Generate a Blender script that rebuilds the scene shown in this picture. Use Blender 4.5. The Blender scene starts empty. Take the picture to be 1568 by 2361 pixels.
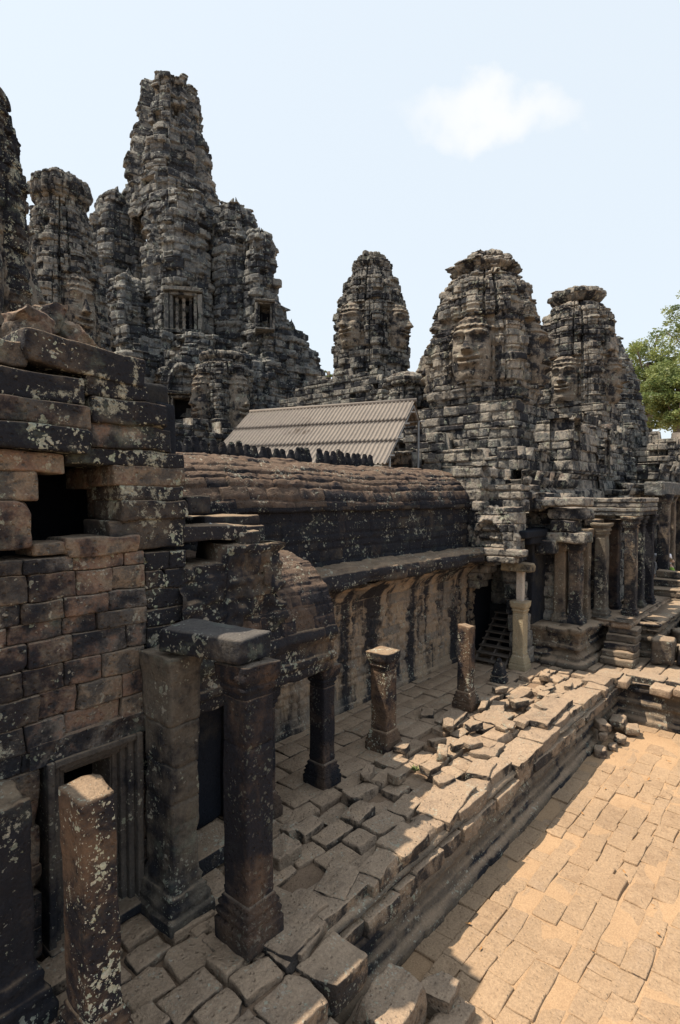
import bpy, math, random
import numpy as np
from mathutils import Vector, Matrix

SC = bpy.context.scene
COL = SC.collection
R = math.radians

# ------------------------------------------------------------------ camera, sky, sun
CAM = np.array([0.0, 0.0, 3.5])
YAW, PITCH, FPX, CX, CY = R(40.7), R(1.5), 1296.0, 784.0, 1180.5
F0 = np.array([math.cos(YAW), math.sin(YAW), 0]); RT = np.array([math.sin(YAW), -math.cos(YAW), 0])
FW = F0 * math.cos(PITCH) - np.array([0, 0, 1]) * math.sin(PITCH)
UP = F0 * math.sin(PITCH) + np.array([0, 0, 1]) * math.cos(PITCH)
cd = bpy.data.cameras.new('camera'); cam = bpy.data.objects.new('camera', cd); COL.objects.link(cam)
cd.sensor_fit = 'VERTICAL'; cd.sensor_height = 36.0; cd.lens = 36.0 * FPX / 2361.0
cd.clip_start = 0.05; cd.clip_end = 3000
cam.location = CAM; cam.rotation_euler = Vector(FW).to_track_quat('-Z', 'Y').to_euler()
SC.camera = cam

SUN = Vector((-0.37, 0.385, 1.0)).normalized()
ELEV = math.asin(SUN.z); AZ = math.atan2(SUN.x, SUN.y)
w = bpy.data.worlds.new('World'); SC.world = w; w.use_nodes = True
nt = w.node_tree; N_ = nt.nodes; L_ = nt.links
bg = N_['Background']; bg.inputs[1].default_value = 0.108
sky = N_.new('ShaderNodeTexSky'); sky.sky_type = 'NISHITA'; sky.sun_disc = False
sky.sun_elevation = ELEV; sky.sun_rotation = AZ; sky.air_density = 1.2; sky.dust_density = 2.0; sky.ozone_density = 1.0
hz = N_.new('ShaderNodeMix'); hz.data_type = 'RGBA'; hz.inputs[0].default_value = 0.84
L_.new(sky.outputs[0], hz.inputs[6]); hz.inputs[7].default_value = (5.45, 5.98, 6.4, 1)   # thin pale tropical haze
tc = N_.new('ShaderNodeTexCoord')
cdv = (F0 + RT * (1120 - CX) / FPX + np.array([0, 0, 1]) * (1146 - 292) / FPX); cdv /= np.linalg.norm(cdv)
e1 = RT - cdv * RT.dot(cdv); e1 /= np.linalg.norm(e1); e2 = np.cross(e1, cdv)
def wdot(v):
    n = N_.new('ShaderNodeVectorMath'); n.operation = 'DOT_PRODUCT'; n.inputs[1].default_value = tuple(v)
    L_.new(wv.outputs[0], n.inputs[0]); return n.outputs['Value']
def wm(op, a, b=None, c=None):
    n = N_.new('ShaderNodeMath'); n.operation = op
    for i, q in enumerate((a, b, c)):
        if q is None: continue
        if isinstance(q, (int, float)): n.inputs[i].default_value = q
        else: L_.new(q, n.inputs[i])
    return n.outputs[0]
nz = N_.new('ShaderNodeTexNoise'); nz.inputs['Scale'].default_value = 9; nz.inputs['Detail'].default_value = 5; nz.inputs['Roughness'].default_value = .55
L_.new(tc.outputs['Generated'], nz.inputs[0])
wo = N_.new('ShaderNodeVectorMath'); wo.operation = 'MULTIPLY_ADD'; wo.inputs[1].default_value = (.16,) * 3; wo.inputs[2].default_value = (-.08,) * 3
L_.new(nz.outputs['Color'], wo.inputs[0])
wv = N_.new('ShaderNodeVectorMath'); wv.operation = 'ADD'; L_.new(tc.outputs['Generated'], wv.inputs[0]); L_.new(wo.outputs[0], wv.inputs[1])
da = wm('DIVIDE', wdot(e1), .142); db = wm('DIVIDE', wdot(e2), .040)
rr = wm('ADD', wm('MULTIPLY', da, da), wm('MULTIPLY', wm('ADD', db, wm('MULTIPLY', da, -.35)), wm('ADD', db, wm('MULTIPLY', da, -.35))))
front = wm('GREATER_THAN', wdot(cdv), 0.2)
cm = wm('MULTIPLY', wm('POWER', wm('MAXIMUM', wm('SUBTRACT', 1.0, rr), 0), 1.3), front)
cl = N_.new('ShaderNodeMix'); cl.data_type = 'RGBA'; L_.new(wm('MULTIPLY', cm, .5), cl.inputs[0])
L_.new(hz.outputs[2], cl.inputs[6]); cl.inputs[7].default_value = (7.1, 6.75, 6.3, 1)
L_.new(cl.outputs[2], bg.inputs[0])

sl = bpy.data.lights.new('sun', 'SUN'); sl.energy = 5.0; sl.angle = R(0.5); sl.color = (1.0, 0.86, 0.68)
so = bpy.data.objects.new('sun', sl); COL.objects.link(so); so.rotation_euler = SUN.to_track_quat('Z', 'Y').to_euler()
SC.view_settings.view_transform = 'Standard'; SC.view_settings.look = 'None'
SC.view_settings.exposure = 0.62; SC.view_settings.gamma = 1.0
SC.cycles.max_bounces = 6; SC.cycles.diffuse_bounces = 3

# ------------------------------------------------------------------ helpers
def ray(px, py): return FW + RT * (px - CX) / FPX + UP * (CY - py) / FPX
def at_z(px, py, z=0.0): d = ray(px, py); return CAM + d * (z - CAM[2]) / d[2]
def at_y(px, py, y): d = ray(px, py); return CAM + d * y / d[1]
def at_x(px, py, x): d = ray(px, py); return CAM + d * x / d[0]
def at_d(px, py, D): return CAM + ray(px, py) * D
def zat(py, D): return CAM[2] + (1146 - py) / FPX * D

def _h(ix, iy, iz, s):
    n = (ix * 374761393 + iy * 668265263 + iz * 1440662683 + s * 974634777) & 0xffffffff
    n = ((n ^ (n >> 13)) * 1274126177) & 0xffffffff
    n = ((n ^ (n >> 16)) * 2246822519) & 0xffffffff
    return (n ^ (n >> 15)) / 2147483648.0 - 1.0
def vn(P, s=0):
    i = np.floor(P).astype(np.int64); f = P - i; f = f * f * (3 - 2 * f); o = 0
    for a in (0, 1):
        wa = f[:, 0] if a else 1 - f[:, 0]
        for b in (0, 1):
            wb = f[:, 1] if b else 1 - f[:, 1]
            for c in (0, 1):
                wc = f[:, 2] if c else 1 - f[:, 2]
                o = o + wa * wb * wc * _h(i[:, 0] + a, i[:, 1] + b, i[:, 2] + c, s)
    return o
def fbm(P, s=0, oc=3):
    o = 0; a = 1.0
    for k in range(oc): o = o + a * vn(P * 2.0 ** k + 17.3 * k, s + k * 7); a *= .5
    return o
def rnd(ix, s): return (_h(np.asarray(ix).astype(np.int64), np.asarray(ix).astype(np.int64) * 3 + 5, np.asarray(ix).astype(np.int64) * 0 + 11, s) + 1) / 2

class MB:
    def __init__(s): s.V = []; s.F = []; s.A = []; s.W = []; s.Q = []; s.n = 0
    def add(s, V, F, a=0.5, amp=0.0, fr=4.0, strip=False):
        V = np.asarray(V, float); F = np.asarray(F, np.int64)
        if strip:
            u, inv = np.unique(F, return_inverse=True); V = V[u]; F = inv.reshape(F.shape)
        s.V.append(V); s.F.append(F + s.n); s.n += len(V)
        s.A.append(np.full(len(F), a, float) if np.isscalar(a) else np.asarray(a, float))
        s.W.append(np.full(len(V), amp, float) if np.isscalar(amp) else amp); s.Q.append(np.full(len(V), fr, float))
    def build(s, name, mat, parent=None, origin=None, smooth=True):
        V = np.concatenate(s.V); F = np.concatenate(s.F); A = np.concatenate(s.A); W = np.concatenate(s.W); Q = np.concatenate(s.Q)
        m = W > 0
        if m.any():
            P = V[m] * Q[m][:, None]
            D = np.stack([fbm(P + 31.7 * k, 100 + k) for k in range(3)], 1) * W[m][:, None]
            V = V.copy(); V[m] += D
        o = np.zeros(3)
        if parent is not None: o = np.array(parent.location)
        elif origin is not None: o = np.asarray(origin, float)
        V = V - o
        me = bpy.data.meshes.new(name)
        me.vertices.add(len(V)); me.vertices.foreach_set('co', V.astype(np.float32).ravel())
        me.loops.add(F.size); me.loops.foreach_set('vertex_index', F.astype(np.int32).ravel())
        me.polygons.add(len(F)); me.polygons.foreach_set('loop_start', (np.arange(len(F)) * F.shape[1]).astype(np.int32))
        me.polygons.foreach_set('loop_total', np.full(len(F), F.shape[1], np.int32))
        if smooth: me.polygons.foreach_set('use_smooth', np.ones(len(F), bool))
        me.update(calc_edges=True)
        at = me.attributes.new('blk', 'FLOAT', 'FACE'); at.data.foreach_set('value', A.astype(np.float32))
        me.materials.append(mat)
        ob = bpy.data.objects.new(name, me); COL.objects.link(ob)
        if parent is not None: ob.parent = parent
        else: ob.location = o
        return ob

def tag(o, label, cat, group=None):
    o['label'] = label; o['category'] = cat; o['kind'] = 'thing'
    if group: o['group'] = group
    return o
def empty(name, loc, label, cat, group=None):
    o = bpy.data.objects.new(name, None); COL.objects.link(o); o.location = tuple(float(q) for q in loc)
    return tag(o, label, cat, group)
def struct(o): o['kind'] = 'structure'; return o

# --- a worn block: rounded, chipped, noisy box
_T = {}
def tmpl(n):
    if n in _T: return _T[n]
    idx = {}; pts = []; F = []
    def v(p):
        if p not in idx: idx[p] = len(pts); pts.append(p)
        return idx[p]
    for ax in range(3):
        b, c = (ax + 1) % 3, (ax + 2) % 3
        for sd in (0, n):
            for i in range(n):
                for j in range(n):
                    q = []
                    for di, dj in ((0, 0), (1, 0), (1, 1), (0, 1)):
                        p = [0, 0, 0]; p[ax] = sd; p[b] = i + di; p[c] = j + dj; q.append(v(tuple(p)))
                    F.append(q if sd else q[::-1])
    _T[n] = (np.array(pts), np.array(F)); return _T[n]
def rotm(rz=0, rx=0, ry=0): return np.array(Matrix.Rotation(rz, 3, 'Z') @ Matrix.Rotation(ry, 3, 'Y') @ Matrix.Rotation(rx, 3, 'X'))
RG = np.random.default_rng(11)
def block(mb, c, s, rz=0.0, rx=0.0, ry=0.0, r=.02, n=4, amp=.006, fr=6.0, a=None, chips=1, chip=.25):
    I, F = tmpl(n); h = np.asarray(s, float) / 2; r = min(r, .45 * h.min())
    P = np.empty(I.shape)
    for k in range(3):
        a_ = h[k] - r; a2 = max(h[k] - 2.2 * r, a_ * .6); ax = np.concatenate([[-h[k]], np.linspace(-a_, a_, n - 1), [h[k]]]) if n < 6 else np.concatenate([[-h[k], -a_], np.linspace(-a2, a2, n - 3), [a_, h[k]]]); P[:, k] = ax[I[:, k]]
    q = np.clip(P, -(h - r), h - r); d = P - q; l = np.linalg.norm(d, axis=1, keepdims=True)
    P = q + d / np.maximum(l, 1e-9) * r
    for _ in range(chips):
        sg = RG.choice([-1, 1], 3); nn = sg * RG.uniform(.15, 1, 3)
        if RG.random() < .5: nn[RG.integers(3)] *= .15
        nn /= np.linalg.norm(nn); dist = (sg * h) @ nn - RG.uniform(.1, 1) * chip * h.min()
        P = P - np.maximum(0, P @ nn - dist)[:, None] * nn
    P = P @ rotm(rz, rx, ry).T + np.asarray(c, float)
    mb.add(P, F, RG.random() if a is None else a, amp, fr)
def grid(nu, nv, closed=False):
    i, j = np.meshgrid(np.arange(nu - (0 if closed else 1)), np.arange(nv - 1), indexing='ij'); i2 = (i + 1) % nu
    return np.stack([i * nv + j, i2 * nv + j, i2 * nv + j + 1, i * nv + j + 1], -1).reshape(-1, 4)

def bricks(U, V, ch, bl, seed, L=None):
    """course/stone pattern: id per point and distance to nearest joint"""
    g = np.random.default_rng(seed); vmin, vmax = V.min() - .01, V.max() + .01
    ed = [vmin]
    while ed[-1] < vmax: ed.append(ed[-1] + ch * g.uniform(.72, 1.3))
    ed = np.array(ed); ci = np.clip(np.searchsorted(ed, V, side='right') - 1, 0, len(ed) - 2)
    dv = np.minimum(V - ed[ci], ed[ci + 1] - V); du = np.full(U.shape, 9.0); ID = np.zeros(U.shape, np.int64)
    fu = np.zeros(U.shape); umin, umax = U.min() - .01, U.max() + .01
    for c in range(len(ed) - 1):
        e = [umin - bl * g.uniform(0, 1)]
        while e[-1] < umax: e.append(e[-1] + bl * g.uniform(.6, 1.5))
        e = np.array(e); m = ci == c
        if not m.any(): continue
        u = U[m]; k = np.clip(np.searchsorted(e, u, side='right') - 1, 0, len(e) - 2)
        du[m] = np.minimum(u - e[k], e[k + 1] - u); ID[m] = c * 997 + k
        fu[m] = (u - e[k]) / (e[k + 1] - e[k]) - .5
    return ID, np.minimum(du, dv), du, dv, fu

def ruin(mb, path, z0, z1, ch=.25, bl=.45, amp=.04, groove=.03, res=.05, mold=None, ragged=0, inward=.6, seed=1, closed=False, extra=None, noise=.01, taper=0.0, nfr=5.0):
    """masonry face following a plan path (counter-clockwise seen from outside on the right), with moulded section, random stone relief and a broken top"""
    path = [np.array(p, float) for p in path]
    if closed: path = path + [path[0]]
    U = [0.0]; P = []; Nn = []; T = 0; segs = []
    for a, b in zip(path[:-1], path[1:]):
        d = b - a; l = np.linalg.norm(d); segs.append((a, d / l, l))
    for k, (a, d, l) in enumerate(segs):
        m = max(2, int(round(l / res))); n = np.array([d[1], -d[0]])
        for i in range(m + 1):
            t = l * i / m; nn = n
            if i == 0 and (k > 0 or closed):
                pn = segs[k - 1][1]; pn = np.array([pn[1], -pn[0]]); nn = (n + pn) / max(.35, 1 + n @ pn)
            if i == m and (k < len(segs) - 1 or closed):
                pn = segs[(k + 1) % len(segs)][1]; pn = np.array([pn[1], -pn[0]]); nn = (n + pn) / max(.35, 1 + n @ pn)
            if i == 0 and k > 0: continue
            P.append(a + d * t); Nn.append(nn); U.append(T + t)
        T += l
    U = np.array(U[1:]); P = np.array(P); Nn = np.array(Nn); H = z1 - z0
    nv = max(3, int(round(H / res)) + 1)
    g = np.random.default_rng(seed + 5)
    hg = np.full(len(U), H)
    if ragged:
        e = np.cumsum(g.uniform(.5, 1.6, 400) * bl); k = np.searchsorted(e, U); hg = H - np.floor(g.random(401)[k] ** 1.6 * (ragged + 1)) * ch * g.uniform(.8, 1.1, 401)[k]
    v = np.linspace(0, 1, nv)
    Z = v[None, :] * hg[:, None]; UU = np.repeat(U[:, None], nv, 1)
    ID, dj, du, dv, fu = bricks(UU, Z, ch, bl, seed)
    off = (rnd(ID, seed) - .5) * 2 * amp + fu * (rnd(ID, seed + 1) - .5) * amp * 1.5
    miss = rnd(ID, seed + 2) < .04; off -= miss * amp * 2.2
    off -= groove * np.exp(-(dj / (.42 * res + .004)) ** 2)
    if mold: off += np.interp(Z, [q[0] for q in mold], [q[1] for q in mold])
    off -= taper * Z
    if extra is not None: off += extra(UU, Z)
    XY = P[:, None, :] + Nn[:, None, :] * off[..., None]
    V = np.concatenate([XY, (z0 + Z)[..., None]], -1)
    top = V[:, -1:, :].copy(); rows = [V]
    for dd in (.35, 1.0):
        t = top.copy(); t[..., :2] -= Nn[:, None, :] * inward * dd; t[..., 2] += .02; rows.append(t)
    t = t.copy(); t[..., 2] -= min(H * .6, 1.2); rows.append(t)
    V = np.concatenate(rows, 1); nv2 = V.shape[1]
    A = rnd(ID, seed + 3); A = np.concatenate([A, np.repeat(A[:, -1:], 3, 1)], 1)
    F = grid(len(U), nv2); Fa = A[:-1, :-1].ravel()
    mb.add(V.reshape(-1, 3), F, Fa, noise, nfr)

def lathe_sq(mb, c, prof, wx, wy, rz=0.0, lean=(0, 0), m=9, dz=.05, amp=.006, fr=5, a=None, rad=.02, top_rough=0.0, broken=0.0, sides=None):
    """square shaft with moulded section: prof = [(z, extra half width)]"""
    zs = [prof[0][0]]
    for p, q in zip(prof[:-1], prof[1:]):
        k = max(1, int(math.ceil((q[0] - p[0]) / dz))); zs += list(np.linspace(p[0], q[0], k + 1)[1:])
    zs = np.array(zs); zp = np.array([p[0] for p in prof]); ep = np.array([p[1] for p in prof]); e = np.interp(zs, zp + np.arange(len(zp)) * 1e-6, ep)
    ring = []
    for sd in range(4):
        for i in range(m):
            t = -1 + 2 * (i + .0) / m
            ring.append([(t, -1), (1, t), (-t, 1), (-1, -t)][sd])
    ring = np.array(ring)
    V = []
    for z, ee in zip(zs, e):
        h = np.array([wx / 2 + ee, wy / 2 + ee]); p = ring * h; q = np.clip(p, -(h - rad), h - rad); d = p - q
        p = q + d / np.maximum(np.linalg.norm(d, axis=1, keepdims=True), 1e-9) * rad
        V.append(np.concatenate([p, np.full((len(p), 1), z)], 1))
    z = zs[-1]
    base = V[-1]
    for f in (.75, .4, .02):
        q = base.copy(); q[:, :2] *= f; V.append(q)
    V = np.array(V)                                   # rings, pts, 3
    if broken:
        zt = z; tp = V[..., 2] > zt - .35
        dro = broken * (fbm(np.concatenate([V[..., :2].reshape(-1, 2) * 6 + c[0], np.zeros((V.shape[0] * V.shape[1], 1))], 1), 3).reshape(V.shape[:2]) * .5 - .3)
        V[..., 2] += np.where(tp, dro * (V[..., 2] - (zt - .35)) / .35, 0)
    V[..., 0] += lean[0] * V[..., 2]; V[..., 1] += lean[1] * V[..., 2]
    Vt = V.transpose(1, 0, 2); nr = Vt.shape[1]
    P = Vt.reshape(-1, 3) @ rotm(rz).T + np.array([c[0], c[1], c[2] if len(c) > 2 else 0])
    mb.add(P, grid(Vt.shape[0], nr, True), RG.random() if a is None else a, amp, fr)

# ------------------------------------------------------------------ materials
def stone(name, cols, dark=.5, dscale=1.1, streak=.0, lich=.3, lscale=14., green=.15, dust=.5, dustc=(.33, .245, .17), black=(.010, .013, .0205), bump=.5, bscale=1.0, lc=(.42, .41, .36), dots=.55, blkd=.22, nw=.35):
    m = bpy.data.materials.new(name); m.use_nodes = True; t = m.node_tree; n = t.nodes; l = t.links; b = n['Principled BSDF']
    b.inputs['Roughness'].default_value = .93; b.inputs['Specular IOR Level'].default_value = .15
    geo = n.new('ShaderNodeNewGeometry'); at = n.new('ShaderNodeAttribute'); at.attribute_name = 'blk'; pos = geo.outputs['Position']; rv = at.outputs['Fac']
    def lk(v, s):
        if isinstance(v, (int, float)): s.default_value = v
        elif isinstance(v, tuple): s.default_value = v if len(v) == len(s.default_value) else v + (1,)
        else: l.new(v, s)
    def M(op, a, b_=None, c=None):
        k = n.new('ShaderNodeMath'); k.operation = op
        for i, q in enumerate((a, b_, c)):
            if q is not None: lk(q, k.inputs[i])
        return k.outputs[0]
    def noise(sc, det=4, ro=.6, v=pos):
        k = n.new('ShaderNodeTexNoise'); l.new(v, k.inputs['Vector']); k.inputs['Scale'].default_value = sc; k.inputs['Detail'].default_value = det; k.inputs['Roughness'].default_value = ro
        return k.outputs['Fac']
    def scalev(v, x):
        k = n.new('ShaderNodeVectorMath'); k.operation = 'MULTIPLY'; l.new(v, k.inputs[0]); k.inputs[1].default_value = x; return k.outputs[0]
    def step(v, lo, hi):
        k = n.new('ShaderNodeMapRange'); k.interpolation_type = 'SMOOTHSTEP'; l.new(v, k.inputs[0]); k.inputs[1].default_value = lo; k.inputs[2].default_value = hi; return k.outputs[0]
    def mix(f, a, b_, mode='MIX'):
        k = n.new('ShaderNodeMix'); k.data_type = 'RGBA'; k.blend_type = mode; lk(f, k.inputs[0]); lk(a, k.inputs[6]); lk(b_, k.inputs[7]); return k.outputs[2]
    n1 = noise(dscale, 6, .65); n3 = noise(7 * bscale, 5, .65); fine = noise(42 * bscale, 4, .7)
    ramp = n.new('ShaderNodeValToRGB'); e = ramp.color_ramp.elements; e[0].position = .15; e[0].color = cols[0] + (1,); e[1].position = .9; e[1].color = cols[-1] + (1,)
    for i, c in enumerate(cols[1:-1]): q = e.new(.15 + .75 * (i + 1) / (len(cols) - 1)); q.color = c + (1,)
    l.new(M('ADD', M('MULTIPLY', rv, .6), M('MULTIPLY', M('SUBTRACT', n3, .36), 1.25)), ramp.inputs[0])
    col = ramp.outputs[0]
    nz_ = n.new('ShaderNodeSeparateXYZ'); l.new(geo.outputs['Normal'], nz_.inputs[0]); up = nz_.outputs[2]
    # dark biological crust, blue-tinted to paint in cool shade, running down in streaks where streak > 0
    dk = M('ADD', M('MULTIPLY', n1, 1.0 - streak * .5), M('MULTIPLY', n3, nw))
    dk = M('SUBTRACT', dk, (nw - .35) * .5)
    if streak:
        ns = noise(3.2, 4, .55, scalev(pos, (1, 1, .10))); dk = M('ADD', dk, M('MULTIPLY', ns, streak * 1.0)); dk = M('SUBTRACT', dk, streak * .28)
    dk = M('ADD', dk, M('MULTIPLY', M('SUBTRACT', rv, .5), blkd))
    dk = M('SUBTRACT', dk, M('MULTIPLY', step(up, .35, .9), .25 * dust))
    thr = .93 - .5 * dark
    dm = step(dk, thr - .09, thr + .10)
    col = mix(M('MULTIPLY', dm, .93), col, black)
    # green-grey film
    if green:
        gm = step(noise(2.1, 5, .65, scalev(pos, (1.1, .9, 1.3))), .56, .72); col = mix(M('MULTIPLY', gm, green), col, (.15, .185, .155))
    # dust and wear on what faces up
    if dust:
        um = M('MULTIPLY', step(up, .45, .92), M('ADD', .35, M('MULTIPLY', n3, .9))); col = mix(M('MINIMUM', M('MULTIPLY', um, dust), 1.0), col, dustc)
    # lichen rosettes: two sizes, in patches
    if lich:
        wob = n.new('ShaderNodeVectorMath'); wob.operation = 'MULTIPLY_ADD'; nn = n.new('ShaderNodeTexNoise'); l.new(pos, nn.inputs['Vector']); nn.inputs['Scale'].default_value = lscale * 1.7; nn.inputs['Detail'].default_value = 3
        l.new(nn.outputs['Color'], wob.inputs[0]); wob.inputs[1].default_value = (1.1 / lscale,) * 3; l.new(pos, wob.inputs[2])
        pm = step(noise(2.4, 4, .65, scalev(pos, (1, 1.2, .9))), .42, .66)
        cr = noise(lscale * 1.1, 9, .78); cmk = step(M('ADD', cr, M('MULTIPLY', M('SUBTRACT', noise(1.9, 4, .6, scalev(pos, (1, 1.1, .8))), .5), 1.1)), .80 - .28 * lich, .86 - .28 * lich)
        col = mix(M('MULTIPLY', cmk, M('ADD', .25, M('MULTIPLY', fine, .9))), col, mix(n3, lc, (lc[0] * .5, lc[1] * .56, lc[2] * .5)))
        for sc, thr2, k_ in ((lscale * 1.6, .40, dots), (lscale * 3.6, .36, dots)):
            vo = n.new('ShaderNodeTexVoronoi'); l.new(wob.outputs[0], vo.inputs['Vector']); vo.inputs['Scale'].default_value = sc
            sx = n.new('ShaderNodeSeparateColor'); l.new(vo.outputs['Color'], sx.inputs[0])
            siz = M('MULTIPLY', M('MULTIPLY', step(sx.outputs[0], .72 - .55 * lich, 1.0), thr2 * 1.5), M('ADD', .25, M('MULTIPLY', pm, 1.0)))
            lm = step(M('SUBTRACT', siz, vo.outputs['Distance']), .0, .07)
            lcol = mix(sx.outputs[1], lc, (lc[0] * .75, lc[1] * .9, lc[2] * .82))
            col = mix(M('MULTIPLY', lm, M('MULTIPLY', k_, M('ADD', .45, M('MULTIPLY', fine, .8)))), col, lcol)
    col = mix(.8, col, mix(fine, (.28, .28, .30), (1.62, 1.61, 1.58)), 'MULTIPLY')
    col = mix(.7, col, mix(noise(.55, 3, .6), (.62, .63, .66), (1.36, 1.34, 1.30)), 'MULTIPLY')
    l.new(col, b.inputs['Base Color'])
    vb = n.new('ShaderNodeTexVoronoi'); l.new(pos, vb.inputs['Vector']); vb.inputs['Scale'].default_value = 17 * bscale
    pit = M('MULTIPLY', step(vb.outputs['Distance'], .28, .05), -.5)
    hgt = M('ADD', M('ADD', M('MULTIPLY', n3, 1.0), M('MULTIPLY', fine, .5)), pit)
    bp = n.new('ShaderNodeBump'); bp.inputs['Strength'].default_value = bump; bp.inputs['Distance'].default_value = .05 / bscale; l.new(hgt, bp.inputs['Height']); l.new(bp.outputs[0], b.inputs['Normal'])
    return m
def plain(name, c, rough=.7, metal=0.0):
    m = bpy.data.materials.new(name); m.use_nodes = True; n = m.node_tree.nodes; b = n['Principled BSDF']
    t = n.new('ShaderNodeTexNoise'); t.inputs['Scale'].default_value = 9; t.inputs['Detail'].default_value = 5
    k = n.new('ShaderNodeMix'); k.data_type = 'RGBA'; k.inputs[6].default_value = tuple(q * .7 for q in c) + (1,); k.inputs[7].default_value = tuple(min(1, q * 1.2) for q in c) + (1,)
    g = n.new('ShaderNodeNewGeometry'); m.node_tree.links.new(g.outputs['Position'], t.inputs['Vector'])
    m.node_tree.links.new(t.outputs['Fac'], k.inputs[0]); m.node_tree.links.new(k.outputs[2], b.inputs['Base Color'])
    b.inputs['Roughness'].default_value = rough; b.inputs['Metallic'].default_value = metal; return m

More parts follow.
